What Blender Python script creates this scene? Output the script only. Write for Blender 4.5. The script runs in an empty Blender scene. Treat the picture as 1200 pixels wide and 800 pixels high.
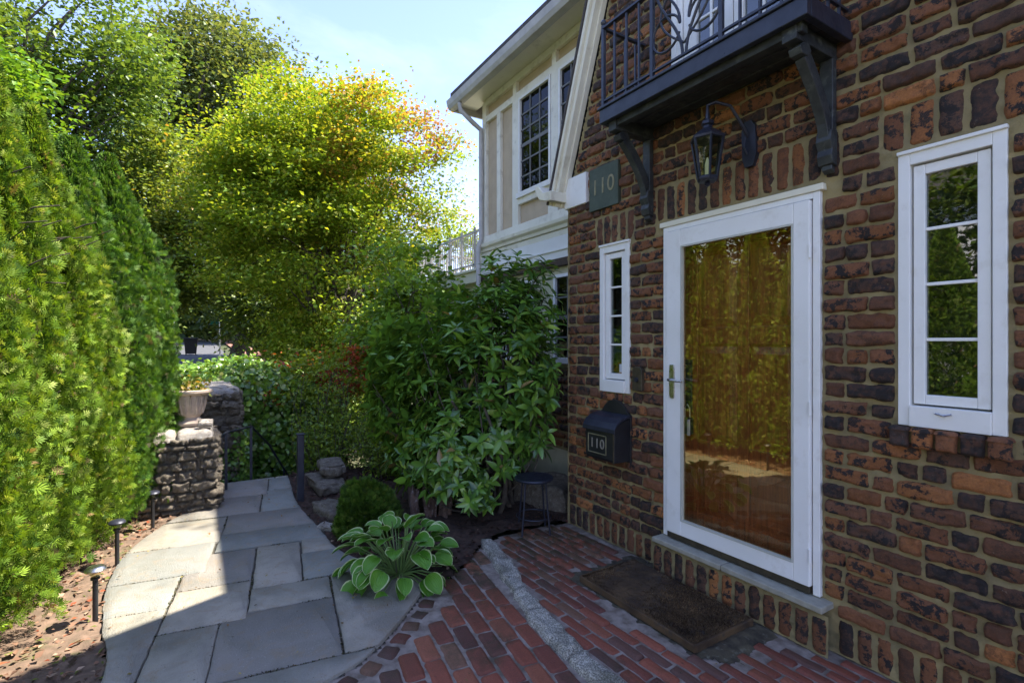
import bpy, math, random
import numpy as np
from mathutils import Vector, Matrix
random.seed(7); RNG = np.random.default_rng(7)
scene = bpy.context.scene
COL = scene.collection
R = math.radians
CAM = np.array((0.0, -2.7, 1.54))
HW = R(31.7)          # angle between the wall and the viewing direction

# ------------------------------------------------------------------ noise
def _h(i, j, k, s):
    n = (i*374761393 + j*668265263 + k*2147483647 + s*1274126177) & 0xffffffff
    n = ((n ^ (n >> 13))*1274126177) & 0xffffffff
    n = n ^ (n >> 16)
    return (n & 0xffff)/65535.0
def vnoise(P, scale=1.0, seed=0):
    P = np.asarray(P, float)*scale
    f = np.floor(P); t = P-f; t = t*t*(3-2*t); f = f.astype(np.int64)
    r = 0
    for a in (0, 1):
        wa = t[..., 0] if a else 1-t[..., 0]
        for b in (0, 1):
            wb = t[..., 1] if b else 1-t[..., 1]
            for c in (0, 1):
                wc = t[..., 2] if c else 1-t[..., 2]
                r = r + wa*wb*wc*_h(f[..., 0]+a, f[..., 1]+b, f[..., 2]+c, seed)
    return r*2-1
def fbm(P, scale, seed=0, o=3):
    r = 0; a = 1.0
    for i in range(o):
        r = r + a*vnoise(P, scale*2**i, seed+i*17); a *= .5
    return r
def unit(v):
    v = np.asarray(v, float)
    return v/np.maximum(np.linalg.norm(v, axis=-1, keepdims=True), 1e-9)

# ------------------------------------------------------------------ materials
def new_mat(name):
    m = bpy.data.materials.new(name); m.use_nodes = True
    nt = m.node_tree; nt.nodes.clear()
    return m, nt, nt.nodes, nt.links
def nd(nt, t, ins=None, **kw):
    n = nt.nodes.new(t)
    for k, v in kw.items(): setattr(n, k, v)
    for k, v in (ins or {}).items():
        if isinstance(v, bpy.types.NodeSocket): nt.links.new(v, n.inputs[k])
        else: n.inputs[k].default_value = v
    return n
def mixc(nt, fac, a, b, mode='MIX'):
    n = nt.nodes.new('ShaderNodeMix'); n.data_type = 'RGBA'; n.blend_type = mode
    for i, v in ((0, fac), (6, a), (7, b)):
        if isinstance(v, bpy.types.NodeSocket): nt.links.new(v, n.inputs[i])
        else: n.inputs[i].default_value = v if i == 0 else (*v, 1)[:4]
    return n.outputs[2]
def noise(nt, scale, detail=4, rough=.55, vec=None, dist=0):
    n = nd(nt, 'ShaderNodeTexNoise', {'Scale': scale, 'Detail': detail, 'Roughness': rough, 'Distortion': dist})
    if vec is None: vec = nd(nt, 'ShaderNodeNewGeometry').outputs['Position']
    nt.links.new(vec, n.inputs['Vector'])
    return n.outputs['Fac']
def ramp(nt, fac, a, b):
    n = nd(nt, 'ShaderNodeMapRange', {'Value': fac, 'From Min': a, 'From Max': b}); n.clamp = True
    return n.outputs['Result']
def out(nt, sh, disp=None):
    o = nt.nodes.new('ShaderNodeOutputMaterial'); nt.links.new(sh, o.inputs['Surface'])
def princ(nt, col, rough, metal=0, bump=None, bstr=.3, bdist=.01, spec=.5):
    p = nd(nt, 'ShaderNodeBsdfPrincipled', {'Roughness': rough, 'Metallic': metal, 'Specular IOR Level': spec})
    if isinstance(col, bpy.types.NodeSocket): nt.links.new(col, p.inputs['Base Color'])
    else: p.inputs['Base Color'].default_value = (*col, 1)
    if bump is not None:
        b = nd(nt, 'ShaderNodeBump', {'Height': bump, 'Strength': bstr, 'Distance': bdist})
        nt.links.new(b.outputs[0], p.inputs['Normal'])
    return p
def mat_plain(name, a, b, scale=8, rough=.6, metal=0, bstr=.25, bscale=60, dirt=None, spec=.5):
    m, nt, N, L = new_mat(name)
    c = mixc(nt, ramp(nt, noise(nt, scale, 5), .35, .65), a, b)
    if dirt:
        c = mixc(nt, ramp(nt, noise(nt, dirt[1], 6, .65), .56, .72), c, dirt[0])
    r = nd(nt, 'ShaderNodeMath', {0: noise(nt, scale*3, 3), 1: .3}, operation='MULTIPLY_ADD'); r.inputs[2].default_value = rough-.15
    p = princ(nt, c, rough, metal, noise(nt, bscale, 4), bstr, .004, spec)
    L.new(r.outputs[0], p.inputs['Roughness']); out(nt, p.outputs[0]); return m
def attr(nt, name='lc'): return nd(nt, 'ShaderNodeAttribute', attribute_name=name)

def mat_leaf(name, gloss=.35, rough=.45, trans=.35, var=.35):
    m, nt, N, L = new_mat(name)
    c0 = attr(nt).outputs['Color']
    v = nd(nt, 'ShaderNodeMapRange', {'Value': noise(nt, 9, 3), 'From Min': .25, 'From Max': .75, 'To Min': 1-var, 'To Max': 1+var}).outputs[0]
    c = mixc(nt, 1.0, c0, (1, 1, 1), 'MULTIPLY')
    sc = nd(nt, 'ShaderNodeVectorMath', {0: c0}, operation='SCALE'); L.new(v, sc.inputs['Scale'])
    p = princ(nt, sc.outputs[0], rough, spec=gloss)
    tc = nd(nt, 'ShaderNodeVectorMath', {0: sc.outputs[0], 1: (1.5, 1.35, .5)}, operation='MULTIPLY')
    t = nd(nt, 'ShaderNodeBsdfTranslucent', {'Color': tc.outputs[0]})
    mx = nd(nt, 'ShaderNodeMixShader', {0: trans}); L.new(p.outputs[0], mx.inputs[1]); L.new(t.outputs[0], mx.inputs[2])
    out(nt, mx.outputs[0]); return m
M = {}
M['leaf'] = mat_leaf('leaf_green')
M['leaf_glossy'] = mat_leaf('leaf_glossy', .7, .32, .2, .3)
M['conifer'] = mat_leaf('conifer_spray', .2, .6, .3, .4)

def mat_brick(name, bumpd=.006, dark=.55, moss=False):
    m, nt, N, L = new_mat(name)
    pos = nd(nt, 'ShaderNodeNewGeometry').outputs['Position']
    rnd = attr(nt, 'rnd').outputs['Fac']
    off = nd(nt, 'ShaderNodeCombineXYZ', {0: rnd, 1: rnd, 2: rnd}).outputs[0]
    sc = nd(nt, 'ShaderNodeVectorMath', {0: off}, operation='SCALE'); sc.inputs['Scale'].default_value = 37
    v = nd(nt, 'ShaderNodeVectorMath', {0: pos, 1: sc.outputs[0]}, operation='ADD').outputs[0]
    c = attr(nt).outputs['Color']
    c = mixc(nt, ramp(nt, noise(nt, 34, 5, .65, v), .40, .72), c, mixc(nt, .5, c, (.25, .095, .045))) if not moss else c
    blot = ramp(nt, noise(nt, 21, 7, .72, v, .25), dark, dark+.045)
    rb = nd(nt, 'ShaderNodeTexWhiteNoise', noise_dimensions='1D'); L.new(rnd, rb.inputs['W'])
    blot = nd(nt, 'ShaderNodeMath', {0: blot, 1: ramp(nt, rb.outputs['Value'], .05, .35)}, operation='MULTIPLY').outputs[0]
    c = mixc(nt, blot, c, (.024, .019, .018))
    c = mixc(nt, ramp(nt, noise(nt, 120, 4, .7, v), .35, .75), c, mixc(nt, .45, c, (.02, .015, .012)))
    c = mixc(nt, ramp(nt, noise(nt, 55, 5, .7, v), .66, .76), c, (.33, .27, .2))
    if moss:
        g = ramp(nt, noise(nt, 2.3, 5, .6), .52, .68)
        sx = nd(nt, 'ShaderNodeSeparateXYZ', {0: pos})
        far = ramp(nt, sx.outputs['X'], -2.2, -3.1)
        g2 = nd(nt, 'ShaderNodeMath', {0: g, 1: far}, operation='MAXIMUM').outputs[0]
        g3 = nd(nt, 'ShaderNodeMath', {0: g2, 1: ramp(nt, noise(nt, 14, 5, .7), .36, .6)}, operation='MULTIPLY').outputs[0]
        c = mixc(nt, g3, c, (.050, .042, .018))
    b = nd(nt, 'ShaderNodeMath', {0: noise(nt, 190, 6, .8, v), 1: noise(nt, 55, 6, .7, v)}, operation='ADD').outputs[0]
    p = princ(nt, c, .72 if not moss else .6, 0, b, .7, bumpd, .4); out(nt, p.outputs[0]); return m
M['brick'] = mat_brick('clinker_brick', .011, .505)
M['paver'] = mat_brick('paving_brick', .004, .64, True)
M['mortar'] = mat_plain('sandy_mortar', (.31, .245, .115), (.19, .155, .08), 5, .95, bstr=.9, bscale=160, dirt=((.14, .12, .06), 7))
M['joint'] = mat_plain('sandy_joint', (.34, .28, .23), (.16, .12, .09), 14, .95, bstr=.9, bscale=140, dirt=((.05, .045, .02), 2.5))
M['white'] = mat_plain('white_paint', (.82, .81, .78), (.76, .75, .71), 3, .42, bstr=.12, bscale=90, dirt=((.72, .70, .65), 11))
M['timber'] = mat_plain('cream_timber', (.80, .77, .66), (.72, .69, .58), 4, .5, bstr=.15, bscale=60, dirt=((.56, .52, .42), 8))
M['cream'] = mat_plain('cream_paint', (.78, .74, .60), (.70, .66, .52), 3, .5, bstr=.06, bscale=30, dirt=((.55, .5, .38), 5))
M['stucco'] = mat_plain('tan_stucco', (.52, .42, .29), (.45, .36, .25), 6, .9, bstr=.7, bscale=140)
M['pale_stucco'] = mat_plain('pale_stucco', (.58, .54, .36), (.48, .45, .30), 6, .9, bstr=.6, bscale=120)
M['iron'] = mat_plain('dark_iron', (.020, .022, .035), (.035, .038, .055), 10, .42, .3, bstr=.3, bscale=120)
M['timber_black'] = mat_plain('black_timber', (.018, .02, .024), (.045, .05, .05), 12, .55, bstr=.6, bscale=60, dirt=((.09, .10, .09), 16))
M['fascia'] = mat_plain('blue_black_paint', (.016, .018, .032), (.028, .032, .05), 10, .35, bstr=.3, bscale=50)
M['sill_stone'] = mat_plain('sill_stone', (.27, .255, .20), (.36, .34, .27), 18, .8, bstr=.6, bscale=120, dirt=((.12, .12, .09), 6))
M['bronze'] = mat_plain('dark_bronze', (.10, .08, .05), (.06, .05, .035), 20, .5, .5)
M['chrome'] = mat_plain('brushed_metal', (.55, .54, .52), (.42, .41, .40), 20, .3, 1)
M['mat_coir'] = mat_plain('worn_coir', (.045, .026, .013), (.12, .07, .030), 7, .97, bstr=1, bscale=260, dirt=((.03, .03, .03), 11))
M['soil'] = mat_plain('dark_soil', (.035, .027, .018), (.095, .078, .045), 13, 1, bstr=1, bscale=120, dirt=((.15, .14, .10), 22))
M['mulch'] = mat_plain('bark_mulch', (.030, .018, .012), (.075, .042, .028), 30, 1, bstr=1, bscale=120)
M['chip'] = mat_leaf('dry_leaf_litter', .2, .8, .12, .3)
M['bark'] = mat_plain('grey_bark', (.10, .08, .06), (.045, .036, .028), 16, .95, bstr=1, bscale=60)
M['slate'] = mat_plain('green_slate', (.055, .075, .055), (.075, .095, .07), 14, .7, bstr=.4, bscale=90)
M['gold'] = mat_plain('aged_gilding', (.30, .27, .16), (.22, .20, .12), 30, .6, .3)
M['roof'] = mat_plain('roof_shingle', (.09, .075, .065), (.05, .045, .045), 12, .9, bstr=.8, bscale=50)
M['soffit'] = mat_plain('grey_gutter_paint', (.40, .38, .36), (.50, .48, .45), 8, .5, bstr=.1)
M['asphalt'] = mat_plain('asphalt', (.07, .07, .075), (.10, .10, .105), 4, .95, bstr=.5, bscale=200)
M['terracotta'] = mat_plain('weathered_terracotta', (.54, .43, .34), (.42, .33, .27), 15, .9, bstr=.6, bscale=90, dirt=((.22, .19, .15), 12))
M['green_sign'] = mat_plain('green_enamel', (.01, .16, .10), (.015, .2, .12), 9, .4)
M['plastic_black'] = mat_plain('black_plastic', (.012, .012, .014), (.02, .02, .022), 9, .4)
M['dark_room'] = mat_plain('dark_room_grey', (.10, .11, .10), (.05, .055, .05), 4, .9)  # dark tone of the unlit rooms, for the sheets behind the panes
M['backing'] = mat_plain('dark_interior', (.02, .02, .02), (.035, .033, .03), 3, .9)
M['paper'] = mat_plain('paper_sticker', (.55, .57, .60), (.5, .52, .55), 30, .6)
def mat_stone(name, a, b, lichen, sc=9):
    m, nt, N, L = new_mat(name)
    n1 = noise(nt, sc, 6, .65)
    c = mixc(nt, ramp(nt, n1, .32, .68), a, b)
    c = mixc(nt, ramp(nt, noise(nt, sc*2.6, 6, .7), .55, .68), c, lichen)
    c = mixc(nt, ramp(nt, noise(nt, sc*6, 4, .7), .58, .7), c, (.05, .045, .035))
    bb = nd(nt, 'ShaderNodeMath', {0: noise(nt, sc*9, 5, .7), 1: n1}, operation='ADD').outputs[0]
    out(nt, princ(nt, c, .9, 0, bb, 1.0, .02, .3).outputs[0]); return m
M['rock'] = mat_stone('field_stone', (.12, .095, .07), (.27, .23, .18), (.36, .33, .27), 14)
M['rock_pale'] = mat_stone('pale_rough_stone', (.30, .26, .22), (.48, .43, .38), (.60, .57, .52))
def mat_granite():
    m, nt, N, L = new_mat('speckled_concrete')
    c = mixc(nt, ramp(nt, noise(nt, 130, 3, .8), .44, .58), (.17, .155, .125), (.56, .52, .43))
    c = mixc(nt, ramp(nt, noise(nt, 5, 5, .7), .48, .66), c, mixc(nt, .6, c, (.07, .065, .035)))
    bb = nd(nt, 'ShaderNodeMath', {0: noise(nt, 130, 3, .8), 1: noise(nt, 24, 5)}, operation='ADD').outputs[0]
    out(nt, princ(nt, c, .92, 0, bb, .8, .008, .3).outputs[0]); return m
M['granite'] = mat_granite()
M['rock_rust'] = mat_stone('rusty_streaked_stone', (.10, .06, .045), (.26, .17, .13), (.42, .38, .38), 12)
def mat_blue():
    m, nt, N, L = new_mat('bluestone')
    c = attr(nt).outputs['Color']
    c = mixc(nt, ramp(nt, noise(nt, 3.2, 6, .6, None, .5), .42, .66), c, mixc(nt, .55, c, (.17, .165, .13)))
    c = mixc(nt, ramp(nt, noise(nt, 1.7, 5, .65), .55, .7), c, mixc(nt, .5, c, (.125, .13, .125)))
    c = mixc(nt, ramp(nt, noise(nt, 60, 5, .7), .62, .72), c, (.09, .085, .07))
    c = mixc(nt, ramp(nt, noise(nt, 7, 7, .75, None, 1.2), .52, .60), c, mixc(nt, .35, c, (.30, .21, .12)))
    c = mixc(nt, ramp(nt, noise(nt, 95, 4, .8), .60, .66), c, (.36, .35, .31))
    bb = nd(nt, 'ShaderNodeMath', {0: noise(nt, 14, 9, .75, None, .8), 1: noise(nt, 150, 3, .6)}, operation='ADD').outputs[0]
    out(nt, princ(nt, c, .62, 0, bb, .75, .012, .4).outputs[0]); return m
M['bluestone'] = mat_blue()
def mat_wood():
    m, nt, N, L = new_mat('varnished_oak')
    tc = nd(nt, 'ShaderNodeNewGeometry').outputs['Position']
    mp = nd(nt, 'ShaderNodeMapping', {'Vector': tc, 'Scale': (34, 34, 1.6)}).outputs[0]
    g = noise(nt, 1.6, 7, .65, mp, .8)
    c = mixc(nt, ramp(nt, g, .3, .7), (.11, .032, .010), (.35, .110, .032))
    out(nt, princ(nt, c, .38, 0, g, .2, .003, .5).outputs[0]); return m
M['oak'] = mat_wood()
def mat_glass(name, tint, gl, boost):
    m, nt, N, L = new_mat(name)
    f0 = nd(nt, 'ShaderNodeFresnel', {'IOR': boost}).outputs[0]
    bf = nd(nt, 'ShaderNodeMath', {0: 1.0, 1: nd(nt, 'ShaderNodeNewGeometry').outputs['Backfacing']}, operation='SUBTRACT').outputs[0]
    f = nd(nt, 'ShaderNodeMath', {0: f0, 1: bf}, operation='MULTIPLY').outputs[0]
    wob = nd(nt, 'ShaderNodeBump', {'Height': noise(nt, 5.0, 2), 'Strength': .05, 'Distance': .01}).outputs[0]
    t = nd(nt, 'ShaderNodeBsdfTransparent', {'Color': (*tint, 1)})
    g = nd(nt, 'ShaderNodeBsdfGlossy', {'Color': (*gl, 1), 'Roughness': .015, 'Normal': wob})
    mx = nd(nt, 'ShaderNodeMixShader', {0: f}); L.new(t.outputs[0], mx.inputs[1]); L.new(g.outputs[0], mx.inputs[2])
    out(nt, mx.outputs[0]); return m
M['door_glass'] = mat_glass('coated_door_glass', (.95, .93, .88), (1.0, .86, .48), 2.5)
M['win_glass'] = mat_glass('window_glass', (.55, .58, .56), (.95, .95, .95), 2.3)
M['lamp_glass'] = mat_glass('lamp_glass', (.75, .78, .62), (.9, .9, .8), 1.5)
M['mesh_glass'] = mat_glass('screened_glass', (.35, .35, .35), (.5, .5, .52), 1.6)
def mat_hosta():
    m, nt, N, L = new_mat('hosta_leaf')
    uv = nd(nt, 'ShaderNodeUVMap'); uv.uv_map = 'UVMap'
    s = nd(nt, 'ShaderNodeSeparateXYZ', {0: uv.outputs[0]})
    n = noise(nt, 22, 3)
    e = nd(nt, 'ShaderNodeMath', {0: n, 1: .22, 2: s.outputs['Y']}, operation='MULTIPLY_ADD').outputs[0]
    edge = ramp(nt, e, .975, 1.01)
    w = nd(nt, 'ShaderNodeMath', {0: s.outputs['Y'], 1: 34.0}, operation='MULTIPLY').outputs[0]
    w2 = nd(nt, 'ShaderNodeMath', {0: w}, operation='SINE').outputs[0]
    c = mixc(nt, ramp(nt, noise(nt, 7, 4), .3, .7), (.075, .23, .016), (.14, .32, .028))
    c = mixc(nt, edge, c, (.55, .62, .30))
    p = princ(nt, c, .38, 0, w2, .35, .003, .5)
    t = nd(nt, 'ShaderNodeBsdfTranslucent', {'Color': c}); L.new(c, t.inputs['Color'])
    mx = nd(nt, 'ShaderNodeMixShader', {0: .25}); L.new(p.outputs[0], mx.inputs[1]); L.new(t.outputs[0], mx.inputs[2])
    out(nt, mx.outputs[0]); return m
M['hosta'] = mat_hosta()
def mat_ground():
    m, nt, N, L = new_mat('garden_ground')
    c = mixc(nt, ramp(nt, noise(nt, .6, 5), .4, .6), (.035, .055, .015), (.075, .055, .035))
    c = mixc(nt, ramp(nt, noise(nt, 12, 5, .7), .4, .7), c, (.06, .08, .02))
    out(nt, princ(nt, c, 1, 0, noise(nt, 20, 5), 1, .05).outputs[0]); return m
M['ground'] = mat_ground()

# ------------------------------------------------------------------ mesh building
def tag(o, label=None, cat=None, group=None, kind=None):
    if label: o['label'] = label
    if cat: o['category'] = cat
    if group: o['group'] = group
    if kind: o['kind'] = kind
    return o
def empty(name, loc, label, cat, group=None):
    o = bpy.data.objects.new(name, None); COL.objects.link(o); o.location = loc
    o.empty_display_size = .1
    return tag(o, label, cat, group)
def mesh_np(name, V, F, mat, parent=None, smooth=False, attrs=None, uv=None, loc=None):
    """V (n,3) world coordinates, F list of (m,k) int arrays."""
    me = bpy.data.meshes.new(name)
    V = np.asarray(V, np.float32)
    off = np.zeros(3)
    if loc is not None: off = np.asarray(loc, float)
    elif parent is not None: off = np.array(parent.matrix_world.translation if parent.parent else parent.location)
    V = V-off.astype(np.float32)
    F = [np.asarray(f, np.int32) for f in F if len(f)]
    nf = sum(len(f) for f in F); nl = sum(f.size for f in F)
    me.vertices.add(len(V)); me.vertices.foreach_set('co', V.ravel())
    me.loops.add(nl); me.polygons.add(nf)
    me.loops.foreach_set('vertex_index', np.concatenate([f.ravel() for f in F]))
    tot = np.concatenate([np.full(len(f), f.shape[1], np.int32) for f in F])
    st = np.concatenate(([0], np.cumsum(tot)[:-1])).astype(np.int32)
    me.polygons.foreach_set('loop_start', st)
    me.polygons.foreach_set('loop_total', tot)
    if smooth: me.polygons.foreach_set('use_smooth', np.ones(nf, bool))
    for k, a in (attrs or {}).items():
        a = np.asarray(a, np.float32)
        if a.ndim == 2:
            at = me.attributes.new(k, 'FLOAT_COLOR', 'POINT')
            if a.shape[1] == 3: a = np.concatenate([a, np.ones((len(a), 1), np.float32)], 1)
            at.data.foreach_set('color', a.ravel())
        else:
            at = me.attributes.new(k, 'FLOAT', 'POINT'); at.data.foreach_set('value', a)
    if uv is not None:
        ul = me.uv_layers.new(name='UVMap')
        li = np.concatenate([f.ravel() for f in F])
        ul.data.foreach_set('uv', np.asarray(uv, np.float32)[li].ravel())
    me.materials.append(mat); me.update(calc_edges=True); me.validate()
    o = bpy.data.objects.new(name, me); COL.objects.link(o)
    if parent is not None: o.parent = parent
    elif loc is not None: o.location = loc
    return o

class MB:
    """collects shapes; build() makes ONE mesh object (bevelled edges if asked)"""
    def __init__(s): s.v = []; s.f = []
    def add(s, V, F):
        o = len(s.v); s.v += [tuple(p) for p in V]; s.f += [tuple(i+o for i in f) for f in F]; return s
    def box(s, x0, x1, y0, y1, z0, z1, mat=None):
        V = [(x, y, z) for z in (z0, z1) for y in (y0, y1) for x in (x0, x1)]
        if mat is not None: V = [tuple(mat @ Vector(p)) for p in V]
        return s.add(V, [(0, 2, 3, 1), (4, 5, 7, 6), (0, 1, 5, 4), (2, 6, 7, 3), (0, 4, 6, 2), (1, 3, 7, 5)])
    def bar(s, p, q, w, h=None, up=(0, 0, 1)):
        h = h or w; p = Vector(p); q = Vector(q); d = (q-p).normalized(); up = Vector(up)
        if abs(d.dot(up)) > .98: up = Vector((1, 0, 0))
        a = d.cross(up).normalized()*w/2; b = a.cross(d).normalized()*h/2
        V = [p-a-b, p+a-b, p+a+b, p-a+b, q-a-b, q+a-b, q+a+b, q-a+b]
        return s.add(V, [(0, 1, 2, 3), (7, 6, 5, 4), (0, 4, 5, 1), (1, 5, 6, 2), (2, 6, 7, 3), (3, 7, 4, 0)])
    def tube(s, pts, rad, n=8):
        pts = [Vector(p) for p in pts]
        if not hasattr(rad, '__len__'): rad = [rad]*len(pts)
        V = []; F = []; prev = None
        for i, p in enumerate(pts):
            d = (pts[min(i+1, len(pts)-1)]-pts[max(i-1, 0)])
            d = d.normalized() if d.length > 1e-9 else Vector((0, 0, 1))
            if prev is None:
                a = d.cross(Vector((0, 0, 1)));
                if a.length < .05: a = d.cross(Vector((1, 0, 0)))
            else: a = prev-d*prev.dot(d)
            a.normalize(); prev = a; b = d.cross(a)
            for k in range(n):
                t = 2*math.pi*k/n; V.append(p+(a*math.cos(t)+b*math.sin(t))*rad[i])
        for i in range(len(pts)-1):
            for k in range(n):
                k2 = (k+1) % n
                F.append((i*n+k, i*n+k2, (i+1)*n+k2, (i+1)*n+k))
        F.append(tuple(range(n))[::-1]); F.append(tuple((len(pts)-1)*n+k for k in range(n)))
        return s.add(V, F)
    def lathe(s, prof, c=(0, 0, 0), n=24, rot=0, sq=False):
        V = []; F = []
        for r, z in prof:
            for k in range(n):
                t = 2*math.pi*k/n+rot; V.append((c[0]+r*math.cos(t), c[1]+r*math.sin(t), c[2]+z))
        m = len(prof)
        for i in range(m-1):
            for k in range(n):
                k2 = (k+1) % n; F.append((i*n+k, i*n+k2, (i+1)*n+k2, (i+1)*n+k))
        F.append(tuple(range(n))[::-1]); F.append(tuple((m-1)*n+k for k in range(n)))
        return s.add(V, F)
    def prism(s, poly, axis, a, b):
        """poly: 2D points; axis 'y' -> (x,z) outline swept in y, 'z' -> (x,y) swept in z, 'x' -> (y,z)"""
        def mk(p, t):
            return {'y': (p[0], t, p[1]), 'z': (p[0], p[1], t), 'x': (t, p[0], p[1])}[axis]
        n = len(poly); V = [mk(p, a) for p in poly]+[mk(p, b) for p in poly]
        F = [tuple(range(n)), tuple(range(2*n-1, n-1, -1))]+[((i+1) % n, i, n+i, n+(i+1) % n) for i in range(n)]
        return s.add(V, F)
    def build(s, name, mat, parent=None, bevel=0, smooth=False, loc=None, seg=2):
        me = bpy.data.meshes.new(name)
        off = Vector((0, 0, 0))
        if parent is not None:
            off = Vector(parent.location)
            if parent.parent: off = off+Vector(parent.parent.location)
        elif loc is not None: off = Vector(loc)
        me.from_pydata([tuple(Vector(p)-off) for p in s.v], [], s.f)
        me.materials.append(mat)
        import bmesh
        bm = bmesh.new(); bm.from_mesh(me); bmesh.ops.recalc_face_normals(bm, faces=bm.faces)
        bm.to_mesh(me); bm.free()
        if smooth:
            for p in me.polygons: p.use_smooth = True
            me.set_sharp_from_angle(angle=R(40))
        o = bpy.data.objects.new(name, me); COL.objects.link(o)
        if parent is not None: o.parent = parent
        elif loc is not None: o.location = loc
        if bevel:
            b = o.modifiers.new('bevel', 'BEVEL'); b.width = bevel; b.segments = seg; b.limit_method = 'ANGLE'; b.angle_limit = R(35)
            b.harden_normals = False
        return o
def child_of(parent):            # sub-part parents sit at their own origin = parent's origin
    return parent

def text_mesh(name, txt, size, mat, parent, origin, depth=.003, spread=1.0):
    """text standing in the wall plane, reading along +X, facing -Y"""
    cu = bpy.data.curves.new(name, 'FONT'); cu.body = txt; cu.size = size; cu.extrude = depth
    cu.align_x = 'CENTER'; cu.align_y = 'CENTER'; cu.space_character = spread; cu.bevel_depth = .0006
    tmp = bpy.data.objects.new('tmp_text', cu); COL.objects.link(tmp)
    dg = bpy.context.evaluated_depsgraph_get(); me = bpy.data.meshes.new_from_object(tmp.evaluated_get(dg))
    bpy.data.objects.remove(tmp)
    me.transform(Matrix.Rotation(R(90), 4, 'X'))
    me.materials.clear(); me.materials.append(mat); me.name = name
    o = bpy.data.objects.new(name, me); COL.objects.link(o); o.parent = parent
    off = Vector(parent.location)
    if parent.parent: off += Vector(parent.parent.location)
    o.location = Vector(origin)-off
    return o

# ------------------------------------------------------------------ masonry
class Masonry:
    """bulging hand-made bricks / stones laid on a plane; each is a height-field patch"""
    def __init__(s): s.V = []; s.F = []; s.C = []; s.Rn = []; s.n = 0
    def patch(s, O, U, V, N, w, h, depth, col, res=.012, rag=.003, amp=.004, p=7, back=.008, tilt=.02, rot=.0, nsc=40, cut=0):
        nu = max(5, int(w/res)+1); nv = max(5, int(h/res)+1)
        # border samples are crowded towards the edges so that the arris is round
        a = np.sin(np.linspace(-math.pi/2, math.pi/2, nu))*.35+np.linspace(-1, 1, nu)*.65
        b = np.sin(np.linspace(-math.pi/2, math.pi/2, nv))*.35+np.linspace(-1, 1, nv)*.65
        A, B = np.meshgrid(a, b, indexing='ij')
        rnd = RNG.random(); sd = int(rnd*1000)
        q = np.stack([A*w*.5, B*h*.5, np.full_like(A, rnd*50)], -1)
        rx = fbm(q, 22, sd, 2)*rag; ry = fbm(q, 22, sd+99, 2)*rag
        x = A*w*.5*(1-.05*np.abs(B)**6*min(1, h/w*2))+rx
        y = B*h*.5*(1-.10*np.abs(A)**8)+ry
        prof = (1-np.abs(A)**(p*w/h*1.0))*(1-np.abs(B)**p)
        prof = np.clip(prof, 0, 1)**.5
        z = depth*prof-back*(1-prof)
        z = z+prof*(fbm(q, nsc, sd+7, 3)*amp+RNG.normal()*.5*tilt*x*.5+RNG.normal()*tilt*y)
        if cut: z = z-prof*cut*np.clip(vnoise(q, 30, sd+5), 0, 1)
        c, sn = math.cos(rot), math.sin(rot)
        x, y = x*c-y*sn, x*sn+y*c
        O = np.asarray(O, float)
        P = O+x[..., None]*U+y[..., None]*V+z[..., None]*N
        s.V.append(P.reshape(-1, 3))
        idx = np.arange(nu*nv).reshape(nu, nv)+s.n
        f = np.stack([idx[:-1, :-1], idx[1:, :-1], idx[1:, 1:], idx[:-1, 1:]], -1).reshape(-1, 4)
        if np.dot(np.cross(U, V), N) < 0: f = f[:, ::-1]
        s.F.append(f); s.n += nu*nv
        s.C.append(np.tile(col, (nu*nv, 1))); s.Rn.append(np.full(nu*nv, rnd))
    def build(s, name, mat, parent=None):
        return mesh_np(name, np.concatenate(s.V), [np.concatenate(s.F)], mat, parent, True,
                       {'lc': np.concatenate(s.C), 'rnd': np.concatenate(s.Rn)})
def brick_col():
    t = RNG.random()
    base = [(.205, .082, .034), (.150, .066, .033), (.075, .042, .028), (.29, .112, .036), (.034, .027, .024), (.40, .16, .05)]
    w = np.cumsum([.27, .22, .16, .16, .12, .07]); c = np.array(base[int(np.searchsorted(w, t*w[-1]))])
    return c*RNG.uniform(.7, 1.35)
X_, Y_, Z_ = np.eye(3)
def brick_rows(ms, x_lo, x_hi, z0, z1, y=0.0, ch=.085, openings=(), xlim=None, res=.012):
    nrow = int(round((z1-z0)/ch)); ch = (z1-z0)/nrow
    for r in range(nrow):
        za = z0+r*ch; zb = za+ch; zm = (za+zb)/2
        lo = x_lo if xlim is None else max(x_lo, xlim(zb)); iv = [(lo, x_hi)]
        for (a, b, c, d) in openings:
            if zb > c+.02 and za < d-.02:
                ni = []
                for (p, q) in iv:
                    if b <= p or a >= q: ni.append((p, q)); continue
                    if a-p > .03: ni.append((p, a))
                    if q-b > .03: ni.append((b, q))
                iv = ni
        for (p, q) in iv:
            x = p; first = True
            while x < q-.03:
                L = RNG.choice([.205, .215, .10, .16], p=[.42, .2, .28, .10])
                if first and r % 2: L = .105
                first = False
                if q-(x+L) < .07: L = q-x
                if L > .26: L = L/2
                g = .008
                ms.patch((x+L/2, y, zm+RNG.normal()*.0018), X_, Z_, -Y_, L-g*RNG.uniform(.8, 1.6), ch-g*RNG.uniform(.6, 1.5), RNG.uniform(.010, .027), brick_col(), res,
                         rag=.0065, amp=.0055, rot=RNG.normal()*.016, p=13, cut=.008, nsc=46)
                x += L
def soldier(ms, x0, x1, z0, z1, y=0.0, n=None, depth=None, res=.012):
    n = n or int(round((x1-x0)/.083)); w = (x1-x0)/n
    for i in range(n):
        ms.patch((x0+(i+.5)*w, y, (z0+z1)/2+RNG.normal()*.003), X_, Z_, -Y_, w-.012, z1-z0-.010,
                 depth or RNG.uniform(.007, .016), brick_col(), res, rag=.004, amp=.004, p=6, rot=RNG.normal()*.012)

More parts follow.
